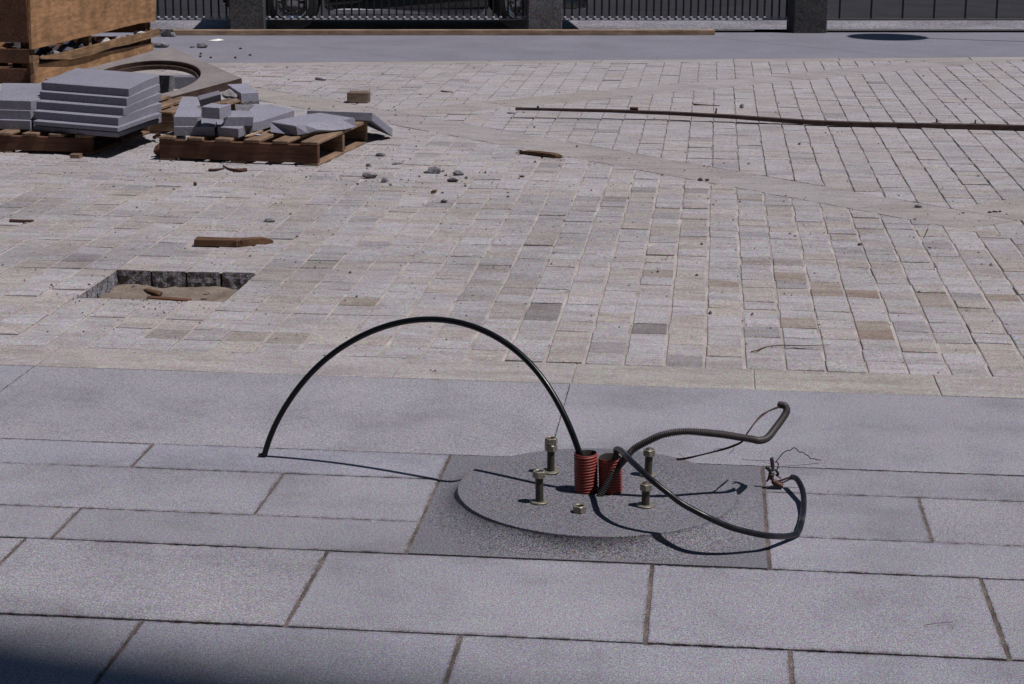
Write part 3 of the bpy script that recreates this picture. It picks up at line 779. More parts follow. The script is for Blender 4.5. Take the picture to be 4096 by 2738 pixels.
# bottom board, bowed slat and big upper sheet of the long side
cpoly('board', [(140, 262), (300, 232), (430, 207), (612, 172), (612, 204), (138, 338)], .02, M_CRATE)
cpoly('slat', [(147, 228), (205, 218), (290, 199), (390, 174), (470, 152), (560, 134), (628, 114), (629, 142), (560, 162), (498, 180), (440, 190), (350, 222), (270, 238), (150, 237)], .022, M_SLAT, dy=.03)
up = cpoly('board', [(113, -240), (640, -330), (620, 87), (560, 94), (500, 108), (440, 124), (300, 157), (200, 182), (126, 199)], .02, M_CRATE, dy=.002)
cbox('post', .03, .11, .03, .11, 0, .80, M_PDARK); cbox('post', CL-.10, CL-.03, .03, .11, 0, .80, M_PDARK); cbox('post', CL*.46, CL*.46+.06, .03, .10, 0, .78, M_SLAT)
cbox('post', .03, .11, 1.0, 1.08, 0, .80, M_PDARK); cbox('post', CL-.10, CL-.03, 1.0, 1.08, 0, .80, M_PDARK)
cbox('board', 0, CL, 1.09, 1.11, .0, .80, M_CRATE)
for z0, z1 in ((.0, .12), (.16, .27), (.32, .78)): cbox('board', -.022, -.002, .02, 1.1, z0, z1, M_PDARK); cbox('board', CL+.002, CL+.022, .02, 1.1, z0, z1, M_SLAT)
cbox('floor_board', .0, CL, .03, 1.09, .012, .04, M_PDARK)
# splintered corner post at the near end
cpoly('splintered_post', [(115, 224), (137, 222), (139, 250), (128, 285), (127, 345), (120, 345), (120, 290), (114, 250)], .03, M_SLAT, dy=.035)
# stones that show in the gap: each its own thing
gap_st = [((203, 184), (247, 214), 'pale square stone block in the gap of the crate, left of centre', (1.6, 1.57, 1.53)),
          ((412, 130), (458, 171), 'pale faceted stone block in the crate gap, right of centre', (1.9, 1.87, 1.82)),
          ((546, 110), (600, 134), 'white flat stone wedge at the right end of the crate gap', (2.1, 2.07, 2.0)),
          ((468, 134), (508, 150), 'thin tilted pale stone slab in the crate gap between two blocks', (1.0, .98, .98)),
          ((320, 162), (360, 192), 'dark triangular stone chunk near the middle of the crate gap', (.4, .4, .43)),
          ((160, 206), (192, 222), 'small grey stone peak at the left end of the crate gap', (.6, .6, .62)),
          ((258, 176), (300, 205), 'dark grey stone lump in the crate gap beside the pale square block', (.33, .33, .36)),
          ((525, 128), (556, 145), 'small pale stone shard in the crate gap below the white wedge', (.85, .85, .83))]
for k, ((xa, ya), (xb, yb), lab, c) in enumerate(gap_st):
    x0, z1 = cxz(xa, ya); x1, z0 = cxz(xb, yb); xm_ = (x0+x1)/2; x0m, z0 = cxz((xa+xb)/2, yb+8); _, z1 = cxz((xa+xb)/2, ya)
    w_ = (x1-x0)*.62; h_ = (z1-z0)
    o = rock('stone_block', (0, 0, 0), (w_*1.25, .15, h_*1.25), 300+k, M_ROUGH, n=12 if k in (0, 1, 2) else 16)
    wp = CA+cu*xm_+cn*.035; o.location = (wp.x, wp.y, z0-.015); o.rotation_euler = (0, 0, math.atan2(cu.y, cu.x)+.3*k); o.color = (*c, 1)
    tag(o, lab, 'stone block', 'stones inside the crate')
rub = []
rr = random.Random(8)
for k in range(70):
    s_ = rr.uniform(.1, .22); v, f = rock_geo((s_, s_*.8, s_*.6), 400+k, 14)
    q = Vector((rr.uniform(.15, CL-.2), rr.uniform(.42, .98), rr.uniform(.03, .10)))
    rub.append(([(a[0]+q.x, a[1]+q.y, a[2]+q.z) for a in v], f))
o = mesh_obj('rubble', *join_geo(rub), M_ROUGH); fix(o); o.color = (.22, .22, .24, 1); o.location = CA; o.rotation_euler = (0, 0, math.atan2(cu.y, cu.x))
tag(o, 'heap of broken grey stone filling the wooden crate', 'rubble', kind='stuff')

# ================================================================== PALLETS AND STONE STACKS
def make_pallet(loc, xdir, ydir, W, D, label, m_front=M_PDARK, H=.14, chew=True):
    """xdir: unit vector from right-front corner to the left; ydir: into the picture"""
    th = tag(empty('wooden_pallet', loc), label, 'pallet', 'wooden pallets under the stone')
    X = Vector(xdir); Y = Vector(ydir); Z = Vector((0, 0, 1)); L0 = Vector(loc)
    def at(x, y, z): return L0+X*x+Y*y+Z*z
    def b_(name, a, b, w, h, m, ch=.003, seed=0): return setp(bar(name, a, b, w, h, m, None, ch, warp=.0015, seed=seed), th)
    for i, y in enumerate((.018, D/2, D-.018)):
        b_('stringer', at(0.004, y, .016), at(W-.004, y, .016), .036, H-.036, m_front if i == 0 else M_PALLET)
    nb = max(3, int(W/.163)+1); w = .095
    for i in range(nb):
        x = .052+(W-.104)*i/(nb-1); b_('deck_board', at(x, -.008, H-.018), at(x, D+.008, H-.018), w*(1.08 if i == 0 else 1), .018, M_PALLET, seed=i)
    for i in range(3):
        x = .05+(W-.10)*i/2; b_('bottom_board', at(x, 0, 0), at(x, D, 0), .095, .015, M_PALLET, seed=40+i)
    return th
p2 = P(1275, 667); p2l = P(637, 641); p2b = P(1508, 573)
xd = (p2l-p2).normalized(); yd = (p2b-p2).normalized(); yd = (yd-xd*yd.dot(xd)).normalized()
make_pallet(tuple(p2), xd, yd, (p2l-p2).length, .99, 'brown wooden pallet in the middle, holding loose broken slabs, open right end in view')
p1 = P(372, 622); xd1 = (P(93, 613)-p1).normalized(); yd1 = Vector((-xd1.y, xd1.x, 0)); yd1 = yd1 if yd1.y > 0 else -yd1
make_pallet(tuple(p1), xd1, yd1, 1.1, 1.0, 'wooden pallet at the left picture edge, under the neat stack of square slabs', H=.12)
p3 = P(1010, 505); 
make_pallet(tuple(P(800, 541)), xd, yd, .62, .8, 'wooden pallet mostly hidden behind the broken slabs, under the edge of the round-holed frame', m_front=M_PALLET)

def zpx(q, o, s): return (o[0]+q[0]/s, o[1]+q[1]/s)
def slab_px(name, pts, zt, th, o, s, col, label=None, group=None, ch=.003, m=None, rough=False, tilt=(0, 0)):
    pl = [P(*zpx(q, o, s), zt) for q in pts]; pl = [(a.x, a.y) for a in pl]
    if area2(pl) < 0: pl.reverse()
    c = (sum(a[0] for a in pl)/len(pl), sum(a[1] for a in pl)/len(pl))
    rr = random.Random(int(c[0]*1000)); pl = roughen(pl, .05, .004 if rough else .0012, rr)
    ob = prism(name, [(a[0]-c[0], a[1]-c[1]) for a in pl], th, 0, m or M_SLAB, ch=ch, tilt=tilt); ob.location = (c[0], c[1], zt-th)
    ob.color = (col, col, col*1.02, 1)
    if label: tag(ob, label, 'stone slab', group)
    return ob
o6, s6 = (60, 250), 3.91; TH = .0475
gs = 'square slabs stacked on the left pallet'
stack = [([(410, 310), (1775, 415), (2040, 285), (2255, 205), (2180, 180), (960, 90)], 'top slab of the neat stack, its whole face in the sun'),
         ([(385, 455), (1745, 562), (2075, 420), (2266, 338), (2180, 310), (940, 240)], 'second slab from the top of the neat stack'),
         ([(340, 610), (1692, 713), (2110, 545), (2284, 480), (2180, 450), (900, 390)], 'third slab from the top of the neat stack, with a chipped right corner'),
         ([(287, 760), (1612, 868), (2100, 690), (2290, 640), (2180, 600), (860, 540)], 'fourth slab from the top of the neat stack, jutting out to the front left'),
         ([(285, 916), (1604, 1024), (2100, 850), (2290, 795), (2180, 760), (860, 700)], 'second slab from the bottom of the neat stack'),
         ([(285, 990), (1600, 1104), (2100, 925), (2290, 870), (2180, 830), (860, 780)], 'bottom slab of the neat stack, resting on the pallet')]
zt = .12+.0175+TH*5
for k, (pts, lab) in enumerate(stack):
    th_ = TH if k < 4 else (.0255 if k == 4 else .028)
    if k == 5: zt = .12+.028
    slab_px('stone_slab', pts, zt-.0004, th_-.0012, o6, s6, .88+.05*(k % 2), lab, gs, ch=.0025); zt -= th_
g2 = 'slabs stacked at the left picture edge'
for k, (y, lab) in enumerate(((605, 'uppermost of the slabs cut off by the left picture edge'), (755, 'middle slab of the low stack at the left picture edge'), (912, 'lowest slab of the low stack at the left picture edge'))):
    dy = y-605
    slab_px('stone_slab', [(-250, 590+dy), (245-k*6, 605+dy), (395, 578+dy*.98), (420, 330+dy*.95), (-200, 325+dy*.95)], .12+.056*(3-k)-.0004, .0545, o6, s6, .9, lab, g2)

# ---- loose pieces on the middle pallet
o7, s7 = (600, 300), 3.92; gl = 'broken slabs on the middle pallet'; T = .054; DK = .14
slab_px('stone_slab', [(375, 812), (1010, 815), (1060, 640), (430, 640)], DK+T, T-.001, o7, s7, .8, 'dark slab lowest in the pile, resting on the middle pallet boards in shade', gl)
slab_px('stone_slab', [(1060, 816), (1385, 842), (1468, 812), (1440, 700), (1030, 700)], DK+T, T-.001, o7, s7, .9, 'short thick slab piece at the front edge of the middle pallet', gl)
slab_px('stone_slab', [(500, 345), (745, 345), (788, 472), (720, 484), (800, 542), (800, 635), (742, 657), (370, 655), (412, 560)], DK+2*T, T-.001, o7, s7, .98, 'pale slab piece with a notched right edge, left in the loose pile', gl)
slab_px('stone_slab', [(1150, 658), (1612, 658), (1620, 590), (1560, 560), (1250, 560)], DK+2*T, T-.001, o7, s7, .98, 'flat slab piece right of centre in the loose pile, under the leaning block', gl)
slab_px('stone_slab', [(808, 497), (1088, 517), (1268, 462), (1120, 462), (975, 438)], DK+3*T+.012, T+.012, o7, s7, .97, 'thick block with a sunlit right face, sitting on top of the loose pile', gl, rough=True)
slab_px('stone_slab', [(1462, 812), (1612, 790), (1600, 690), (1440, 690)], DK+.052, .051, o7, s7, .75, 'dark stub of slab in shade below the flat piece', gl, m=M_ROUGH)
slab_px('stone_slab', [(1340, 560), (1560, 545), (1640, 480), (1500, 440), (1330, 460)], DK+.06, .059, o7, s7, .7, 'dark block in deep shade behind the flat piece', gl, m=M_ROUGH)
slab_px('stone_slab', [(1590, 745), (1745, 722), (2260, 552), (2160, 510), (1560, 440), (1550, 600)], DK+T+.004, T, o7, s7, 1.0, 'wide pale slab lying flat behind the tilted broken one', gl)
slab_px('stone_slab', [(1430, 290), (1700, 272), (1560, 188), (1562, 132), (1212, 150)], DK+.13, .05, o7, s7, .98, 'pale topped block with a dark rough front, upper right of the loose pile', gl, rough=True)
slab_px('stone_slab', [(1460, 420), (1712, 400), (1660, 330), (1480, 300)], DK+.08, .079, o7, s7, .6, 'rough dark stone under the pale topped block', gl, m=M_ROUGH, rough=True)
r_ = rock('stone_lump', tuple(P(*zpx((1250, 375), o7, s7), DK+.085)), (.12, .10, .085), 77, M_ROUGH, (.2, .1, .4)); r_.color = (1.1, 1.08, 1.05, 1); tag(r_, 'rough grey stone lump wedged between the blocks of the loose pile', 'stone', gl)
# dark slab leaning up under the frame edge
def tilted(name, quad, th, m, col, label, group=None, cat='stone slab'):
    """quad: four world points of the upper face, counterclockwise from above; th: thickness"""
    q = [Vector(a) for a in quad]; n = (q[1]-q[0]).cross(q[3]-q[0]).normalized(); n = n if n.z > 0 else -n
    V = q+[a-n*th for a in q]; F = [(0, 1, 2, 3), (7, 6, 5, 4), (0, 4, 5, 1), (1, 5, 6, 2), (2, 6, 7, 3), (3, 7, 4, 0)]
    ob = mesh_obj(name, V, F, m); fix(ob); bm = bmesh.new(); bm.from_mesh(ob.data)
    bmesh.ops.bevel(bm, geom=bm.edges[:], offset=.003, segments=1, affect='EDGES'); bm.to_mesh(ob.data); bm.free()
    ob.color = (col, col, col*1.02, 1); return tag(ob, label, cat, group)
def Z7(x, y, z): return P(*zpx((x, y), o7, s7), z)
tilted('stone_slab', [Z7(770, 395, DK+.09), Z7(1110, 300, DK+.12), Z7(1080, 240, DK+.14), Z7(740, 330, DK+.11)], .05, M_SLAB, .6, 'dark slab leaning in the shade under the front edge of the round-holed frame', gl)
tilted('metal_strap', [Z7(1225, 365, DK+.165), Z7(1345, 425, DK+.15), Z7(1352, 418, DK+.15), Z7(1232, 358, DK+.165)], .004, M_LIGHTSTEEL, 1, 'thin pale strap end bent down over the dark blocks in the loose pile', None, 'strap')
# tilted broken slab with the scalloped front (H) and the one sliding off to the right (I)
o8, s8 = (1080, 420), 4.512
def Z8(x, y, z): return P(x/s8+o8[0], y/s8+o8[1], z)
top8 = [(-90, 330, .062), (0, 305, .062), (460, 385, .058), (485, 545, .014), (700, 520, .014), (900, 452, .030), (1140, 468, .02), (1560, 405, .02), (1572, 320, .045), (1545, 245, .062), (1250, 190, .068), (920, 143, .075), (650, 172, .075)]
pl = [Z8(a, b, DK+c) for a, b, c in top8]
top_f = [Z8(a, b, DK+.062+.0) for a, b in ((0, 300), (460, 385), (620, 360), (760, 320), (960, 300), (1300, 270), (1540, 240), (920, 143), (650, 170))]
V = [tuple(q) for q in top_f]
lowr = [Z8(0, 500, DK+.008), Z8(490, 560, DK+.004), Z8(700, 522, DK+.010), Z8(900, 455, DK+.030), Z8(1140, 470, DK+.010), Z8(1360, 455, DK+.006), Z8(1565, 405, DK+.006), Z8(1100, 300, DK+.006), Z8(600, 300, DK+.006)]
V += [tuple(q) for q in lowr]; n = 9
F = [tuple(range(n)), tuple(range(2*n-1, n-1, -1))]+[(i, (i+1) % n, n+(i+1) % n, n+i) for i in range(n)]
ob = mesh_obj('stone_slab', V, F, M_SLAB); fix(ob); ob.color = (1.0, 1.0, 1.02, 1)
bm = bmesh.new(); bm.from_mesh(ob.data); bmesh.ops.bevel(bm, geom=bm.edges[:], offset=.004, segments=2, affect='EDGES'); bm.to_mesh(ob.data); bm.free()
tag(ob, 'pale broken slab with a scalloped sunlit front, lying across the right boards of the middle pallet', 'stone slab', gl)
q0, q1, q2, q3 = Z8(655, 150, DK+.03), Z8(1850, 160, DK+.075), Z8(1860, 130, DK+.08), Z8(655, 95, DK+.05)
A = Z8(670, 100, DK+.06); B = Z8(1850, 140, DK+.06); Cc = Z8(2210, 430, .055); D_ = P(1400, 440, .1)
tilted('stone_slab', [Z8(665, 100, DK+.058), Z8(1850, 140, DK+.058), Z8(2215, 430, .058), Z8(1560, 150, .10)], .052, M_SLAB, .9, 'grey slab sliding off the back right corner of the middle pallet, one end on the ground', gl)
# wood splinters on the pallet
tilted('wood_piece', [Z7(1480, 955, DK+.012), Z7(1600, 940, DK+.012), Z7(1780, 870, DK+.02), Z7(1720, 865, DK+.02)], .012, M_LUMBER, 1, 'light split wood piece lying on the pallet boards beside the pale slab', None, 'wood scrap')
chp = rock('stone_chip', tuple(Z7(1685, 955, DK)), (.05, .045, .018), 12, M_SLAB); chp.color = (1.2, 1.2, 1.2, 1); tag(chp, 'small pale stone flake on the pallet boards by the split wood piece', 'stone chip')

# ---- square frame with a round hole, propped at a tilt behind the stacks
L_, R_, F_ = Vector((-3.692, 12.744, .12)), Vector((-3.239, 13.162, .226)), Vector((-3.925, 13.881, .363))
ex = (L_-R_).normalized(); ey = (F_-R_); ey = (ey-ex*ey.dot(ex)).normalized(); ez = ex.cross(ey); ez = ez if ez.z > 0 else -ez
cen = R_+ex*.50+ey*.50; frm = empty('manhole_surround', tuple(cen), label='square stone frame with a large round rebated hole, propped at a tilt behind the stacks', cat='manhole surround')
SEGF = 96
def sqr(a, h=.5): c, s = math.cos(a), math.sin(a); k = h/max(abs(c), abs(s)); return c*k, s*k
an = sorted([2*math.pi*k/SEGF for k in range(SEGF)]); V = []; F = []
prof = [('o', -.06), ('o', -.003), ('i', .0), ('r', .405, .0), ('r', .400, -.004), ('r', .400, -.048), ('r', .374, -.036), ('r', .372, -.062), ('o2', -.062)]
for pr_ in prof:
    for a in an:
        if pr_[0] == 'o': x, y = sqr(a); z = pr_[1]
        elif pr_[0] == 'i': x, y = sqr(a, .496); z = 0
        elif pr_[0] == 'o2': x, y = sqr(a, .498); z = pr_[1]
        else: x, y = pr_[1]*math.cos(a), pr_[1]*math.sin(a); z = pr_[2]
        q = ex*x+ey*y+ez*z; V.append(tuple(q))
for i in range(len(prof)-1):
    for k in range(SEGF):
        k2 = (k+1) % SEGF; F.append((i*SEGF+k, i*SEGF+k2, (i+1)*SEGF+k2, (i+1)*SEGF+k))
ob = mesh_obj('frame_body', V, F, None, frm, mats=[M_CONC, M_DARKSIDE], fm=[0 if i//SEGF in (1, 2, 3) else 1 for i in range(len(F))]); fix(ob); ob.color = (.98, .95, .93, 1)  # dark brown on outer sides, hole wall and underside; paler concrete on top
ring_v = []; ring_f = []
for (r_, z_) in ((.3735, -.0345), (.3995, -.0325)):
    for k in range(SEGF):
        a = 2*math.pi*k/SEGF; ring_v.append(tuple(ex*r_*math.cos(a)+ey*r_*math.sin(a)+ez*z_))
for k in range(SEGF): k2 = (k+1) % SEGF; ring_f.append((k, k2, SEGF+k2, SEGF+k))
mesh_obj('steel_rebate_ring', ring_v, ring_f, M_RUST, frm)
# props under it
pb_ = Vector((F_.x-.1, F_.y-.05, 0)); pr1 = rock('stone_block', tuple(pb_), (.35, .2, .26), 61, M_ROUGH, n=14); pr1.color = (.6, .6, .62, 1); tag(pr1, 'rough stone block propping up the far side of the round-holed frame', 'stone block')
bm_a = P(645, 325); bm_b = P(900, 325)
bar('granite_beam', P(560, 352), P(850, 352), .12, .09, M_SLAB, ch=.004).color = (.6, .6, .62, 1)
ob = bpy.data.objects['granite_beam']; tag(ob, 'long narrow grey stone beam on the ground, seen through the round hole of the frame', 'stone beam')
wb = bar('wood_block', P(670, 470), P(740, 455), .12, .11, M_PDARK); tag(wb, 'dark timber block under the near corner of the round-holed frame', 'wood block')

# ================================================================== LAMP BASE HARDWARE
ZD = .0512
# red ribbed conduits
def red_conduit(loc, rx, ry, h, label, seed):
    pitch = h/13.2; prof = [(.0305, 0)]; nn = 13
    for k in range(nn):
        z = pitch*k
        for t in (.1, .28, .5, .72, .9): prof.append((.0278+.0044*math.sin(math.pi*t)**.8, z+pitch*t))
    prof += [(.0292, h-.002), (.0305, h), (.0296, h+.0012), (.0278, h), (.0272, h*.5), (.0272, -.0)]
    v, f = lathe_geo(prof, 56)
    rr = random.Random(seed); v = [(x*(1+.02*math.sin(3*math.atan2(y, x)+seed)), y, z+.0012*math.sin(math.atan2(y, x)*2+seed)*(z/h)) for x, y, z in v]
    n_out = (len(prof)-3)
    fm = [0 if i < (len(prof)-4)*56 else 1 for i in range(len(f))]
    th = tag(empty('red_conduit', (loc[0], loc[1], ZD)), label, 'conduit', 'red conduit stubs in the lamp base')
    o = mesh_obj('ribbed_pipe', v, f, None, th, smooth=True, mats=[M_RED, M_REDIN], fm=fm); o.rotation_euler = (rx, ry, 0)
    fl = mesh_obj('mud_fill', *lathe_geo([(0, .012), (.028, .010)], 32), M_REDIN, th)
    return th
T1 = P(2343, 1968, ZD); T2 = P(2443, 1968, ZD)
red_conduit((T1.x, T1.y+.008), 0, R(-1.5), .106, 'left red ribbed conduit stub, the upright black arch of cable comes out of it', 1)
red_conduit((T2.x, T2.y+.004), R(2), R(-2.0), .097, 'right red ribbed conduit stub, where the grey hose and looping cable come out', 4)
# bolts
RODR, NR = .0108, .0178
def nut_geo(h=.0185, hole=True):
    seg = 48; ap = .0158; V = []; F = []
    def hexr(a): k = (a+math.pi/6) % (math.pi/3)-math.pi/6; return ap/math.cos(k)
    A_ = [2*math.pi*k/seg for k in range(seg)]
    rows_ = []
    rows_.append([(ap*.96*math.cos(a), ap*.96*math.sin(a), 0) for a in A_])
    rows_.append([(hexr(a)*math.cos(a), hexr(a)*math.sin(a), .0004+(hexr(a)-ap)*.9) for a in A_])
    rows_.append([(hexr(a)*math.cos(a), hexr(a)*math.sin(a), h-.0004-(hexr(a)-ap)*.9) for a in A_])
    rows_.append([(ap*.96*math.cos(a), ap*.96*math.sin(a), h) for a in A_])
    rows_.append([(RODR*1.12*math.cos(a), RODR*1.12*math.sin(a), h) for a in A_])
    rows_.append([(RODR*1.0*math.cos(a), RODR*1.0*math.sin(a), h-.0015) for a in A_])
    rows_.append([(RODR*1.0*math.cos(a), RODR*1.0*math.sin(a), .0) for a in A_])
    for r_ in rows_: V += r_
    for i in range(len(rows_)-1):
        for k in range(seg): k2 = (k+1) % seg; F.append((i*seg+k, i*seg+k2, (i+1)*seg+k2, (i+1)*seg+k))
    return V, F
nv, nf = nut_geo(); nut_me = bpy.data.meshes.new('nut'); nut_me.from_pydata(nv, [], nf); nut_me.materials.append(M_ZINC)
def rod_mesh(h):
    prof = [(.0, 0)]; p_ = .0024; z = 0
    while z < h-.003: prof += [(RODR*.88, z), (RODR, z+p_*.45), (RODR, z+p_*.6)]; z += p_
    prof += [(RODR*.9, h-.002), (RODR*.6, h), (0, h+.0008)]
    return lathe_geo(prof, 24)
wprof = [(RODR, 0), (.0245, 0), (.025, .001), (.0248, .0036), (.0242, .0042), (RODR*1.05, .0042)]
def bolt(px, py, px_t, py_t, nuts, label, lean=(0, 0), nut_z=None, rodtop=None, wtilt=(0, 0)):
    b = P(px, py, ZD+.002)
    # height of the top from the photograph's vertical extent
    z = ZD
    while proj((b.x, b.y, z))[1] > py_t: z += .0005
    Ht = z-ZD
    th = tag(empty('anchor_bolt', (b.x, b.y, ZD)), label, 'bolt', 'anchor bolts on the lamp base')
    th.rotation_euler = (lean[0], lean[1], 0)
    nh = .0185; zn = Ht-nh*nuts if nuts == 2 else Ht-nh-(.0035 if rodtop else 0)
    mesh_obj('threaded_rod', *rod_mesh(Ht if rodtop else zn+.004 if nuts == 2 else zn+nh*.9), M_ROD, th, smooth=True)
    w = mesh_obj('washer', *lathe_geo(wprof, 40), M_ZINC, th, smooth=False); w.rotation_euler = (*wtilt, 0); w.location.z = .0006+max(abs(wtilt[0]), abs(wtilt[1]))*.024
    for k in range(nuts):
        o = bpy.data.objects.new('nut', nut_me); COL.objects.link(o); o.parent = th; o.location = (0, 0, zn+nh*k+.0003*k); o.rotation_euler = (0, 0, .35+k*.5+px*.01)
    return th
bolt(2158, 2008, 2155, 1884, 1, 'front left anchor bolt with a single nut at its top, nearest the viewer', lean=(0, R(-1)), rodtop=False)
bolt(2203, 1888, 2197, 1752, 2, 'back left anchor bolt, the tallest, with two stacked nuts and a washer askew', wtilt=(R(5), R(-3)))
bolt(2581, 2022, 2585, 1929, 1, 'front right anchor bolt, shortest, partly below the black cable', lean=(0, R(1)), rodtop=True)
bolt(2592, 1899, 2598, 1793, 1, 'back right anchor bolt with rounded rod end above its nut, behind the black cable', lean=(0, R(1.5)), rodtop=True)
nl = P(2318, 2048, ZD+.001); o = bpy.data.objects.new('loose_nut', nut_me); COL.objects.link(o); o.location = (nl.x, nl.y, ZD+.0002); o.rotation_euler = (0, 0, .25)
tag(o, 'loose hexagonal nut lying flat on the granite disc in front of the red conduits', 'nut')

# ---- cables (shapes recovered from the photograph and their shadows)
arch = [(T1.x+.006, T1.y+.012, .075), (-.320, 4.950, .151), (-.334, 4.968, .195), (-.366, 4.997, .2535), (-.403, 5.026, .311), (-.446, 5.062, .359), (-.491, 5.096, .396), (-.556, 5.128, .433), (-.628, 5.160, .455),
        (-.691, 5.187, .463), (-.759, 5.212, .459), (-.828, 5.234, .450), (-.892, 5.250, .428), (-.964, 5.262, .397), (-1.039, 5.275, .352), (-1.104, 5.286, .296), (-1.158, 5.297, .234), (-1.204, 5.301, .163), (-1.241, 5.304, .100), (-1.262, 5.308, .046), (-1.270, 5.310, .006)]
# smooth the arch a little
ap_ = [Vector(q) for q in arch]
for _ in range(3): ap_ = [ap_[0]]+[ap_[i]*.5+(ap_[i-1]+ap_[i+1])*.25 for i in range(1, len(ap_)-1)]+[ap_[-1]]
th = empty('black_cable_arch', tuple(ap_[-1]), label='thick black cable arching high from the left red conduit down to the slabs', cat='cable')
setp(tube('cable', ap_, .0086, M_CABLE, seg=16, step=.012), th)
e = ap_[-1]; setp(tube('cable_tip', [(e.x+.002, e.y, .0065), (e.x-.006, e.y-.001, .0072), (e.x-.016, e.y-.002, .0050)], .0055, M_TAPE, seg=10, step=.004), th)

hb = P(2404, 1984, ZD)
cond = [(hb.x-.004, hb.y, ZD-.002), tuple(PY(2416, 1958, hb.y+.004)), tuple(PY(2434, 1925, hb.y+.008)), tuple(PY(2455, 1892, hb.y+.013)), tuple(PY(2480, 1858, hb.y+.02)), tuple(PY(2508, 1827, 4.922)), (-.177, 4.926, .184), (-.141, 4.922, .208), (-.100, 4.918, .229), (-.049, 4.915, .240), (.001, 4.922, .2375), tuple(PY(2891, 1739, 4.945)), tuple(PY(2960, 1750, 4.965)),
        tuple(PY(3010, 1758, 4.975)), tuple(PY(3038, 1763, 4.992)), tuple(PY(3070, 1752, 5.035)), tuple(PY(3102, 1713, 5.10)), tuple(PY(3134, 1669, 5.158)), tuple(PY(3147, 1643, 5.183)), tuple(PY(3139, 1624, 5.198)), tuple(PY(3119, 1620, 5.212))]
def corr(i, n):
    return .0086+.0015*(1 if (i % 4) in (1, 2) else -.6)
path, L = resample(smooth_path(cond, 10), .00133); v, f = tube_geo(path, corr, 18)
th = empty('corrugated_hose', tuple(path[0]), label='grey corrugated hose rising from the right red conduit and bending back at its raised end', cat='hose')
setp(mesh_obj('hose', v, f, M_COND, smooth=True), th)
wire = [tuple(PY(*q)) for q in ((3122, 1624, 5.212), (3112, 1630, 5.195), (3077, 1644, 5.11), (3043, 1666, 5.03), (3016, 1696, 4.995), (2999, 1720, 4.985), (2984, 1741, 4.986), (2968, 1768, 4.980), (2927, 1787, 4.970), (2890, 1799, 4.965), (2852, 1809, 4.955), (2791, 1824, 4.943), (2736, 1836, 4.938), (2706, 1838, 4.936))]
setp(tube('bare_wire', wire, lambda i, n: .0026+.0006*math.sin(i*.13), M_COPPER, seg=8, step=.003), th)
def vY(px, py, Y): return tuple(PY(px, py, Y))
def z3(x, y): return (2600+x/2.9325, 1560+y/2.9325)
for pts in ([(395, 795), (370, 770), (340, 745)], [(990, 675), (970, 710), (925, 757)], [(870, 690), (800, 692), (750, 700), (755, 712), (765, 716)]):
    setp(tube('wire_strand', [vY(*z3(*q), 4.95) for q in pts], .0006, M_COPPER, seg=5, step=.003), th)

cab = [(T2.x-.006, T2.y+.002, .10), (-.228, 4.940, .150), (-.224, 4.930, .172)]+[tuple(PY(*q)) for q in ((2465, 1799, 4.912), (2480, 1801, 4.875), (2496, 1816, 4.815), (2514, 1835, 4.760), (2556, 1874, 4.700), (2603, 1918, 4.662), (2667, 1969, 4.640), (2731, 2017, 4.632), (2827, 2068, 4.621), (2923, 2110, 4.636), (3019, 2135, 4.664),
       (3083, 2145, 4.690), (3153, 2145, 4.760), (3192, 2129, 4.805), (3206, 2091, 4.858))]+[(.2715, 4.915, .0100), (.2785, 4.985, .0125), (.2815, 5.072, .024), (.276, 5.120, .0355), (.2655, 5.170, .0395), (.255, 5.200, .034)]
th = empty('black_cable_loop', (cab[0][0], cab[0][1], ZD), label='dusty black cable looping from the right red conduit out to the lower right and back', cat='cable')
setp(tube('cable', cab, .0080, M_CABLE2, seg=16, step=.006), th)
# stripped end: bundle of copper and dark wires standing on the slab
YB = 5.205
def tb(name, pts, r, m, Y=YB, Ys=None, seg=8):
    return setp(tube(name, [vY(*z3(*q), (Ys[i] if Ys else Y)) for i, q in enumerate(pts)], r, m, seg=seg, step=.003), th)
tb('copper_core', [(1690, 1012), (1655, 1022), (1590, 1045), (1520, 1068), (1470, 1080)], .0028, M_COPPER)
tb('copper_core', [(1680, 1030), (1620, 1058), (1560, 1085), (1500, 1080)], .0022, M_COPPER, Y=5.2)
tb('copper_lug', [(1555, 1130), (1500, 1110), (1450, 1075), (1432, 1035), (1425, 990)], lambda i, n: .0085 if i < n*.55 else .0045, M_COPPER, Y=5.195)
tb('taped_joint', [(1385, 1150), (1440, 1135), (1500, 1140), (1555, 1128)], .0038, M_TAPE, Y=5.19)
tb('taped_joint', [(1360, 905), (1385, 925), (1410, 960), (1400, 1010), (1385, 1060)], lambda i, n: .0058-.003*i/n, M_TAPE)
tb('copper_core', [(1420, 800), (1425, 850), (1432, 900), (1440, 950), (1425, 1000)], .0036, M_COPPER)
tb('insulated_wire', [(1435, 785), (1448, 840), (1452, 910), (1440, 970), (1410, 1030)], .0024, M_BLUEW)
tb('insulated_wire', [(1425, 1000), (1445, 960), (1440, 1010), (1405, 1050)], .0045, M_BLUEW, Y=5.2)
tb('insulated_wire', [(1370, 1075), (1395, 1030), (1405, 990)], .0028, M_COPPER, Y=5.2)
tb('bare_wire', [(1465, 850), (1495, 850), (1505, 890), (1490, 930), (1478, 960), (1500, 985), (1475, 1000), (1540, 1040)], .0017, M_COPPER)
tb('taped_joint', [(1465, 935), (1490, 960), (1505, 985), (1490, 1010)], .0034, M_TAPE)
tb('bare_wire', [(1480, 840), (1500, 815), (1540, 765), (1565, 738), (1605, 715), (1650, 710), (1668, 690), (1695, 680), (1722, 695), (1740, 725), (1775, 730), (1800, 735), (1825, 760), (1862, 778), (1882, 808), (1915, 808), (2005, 828)], .0014, M_COPPER)
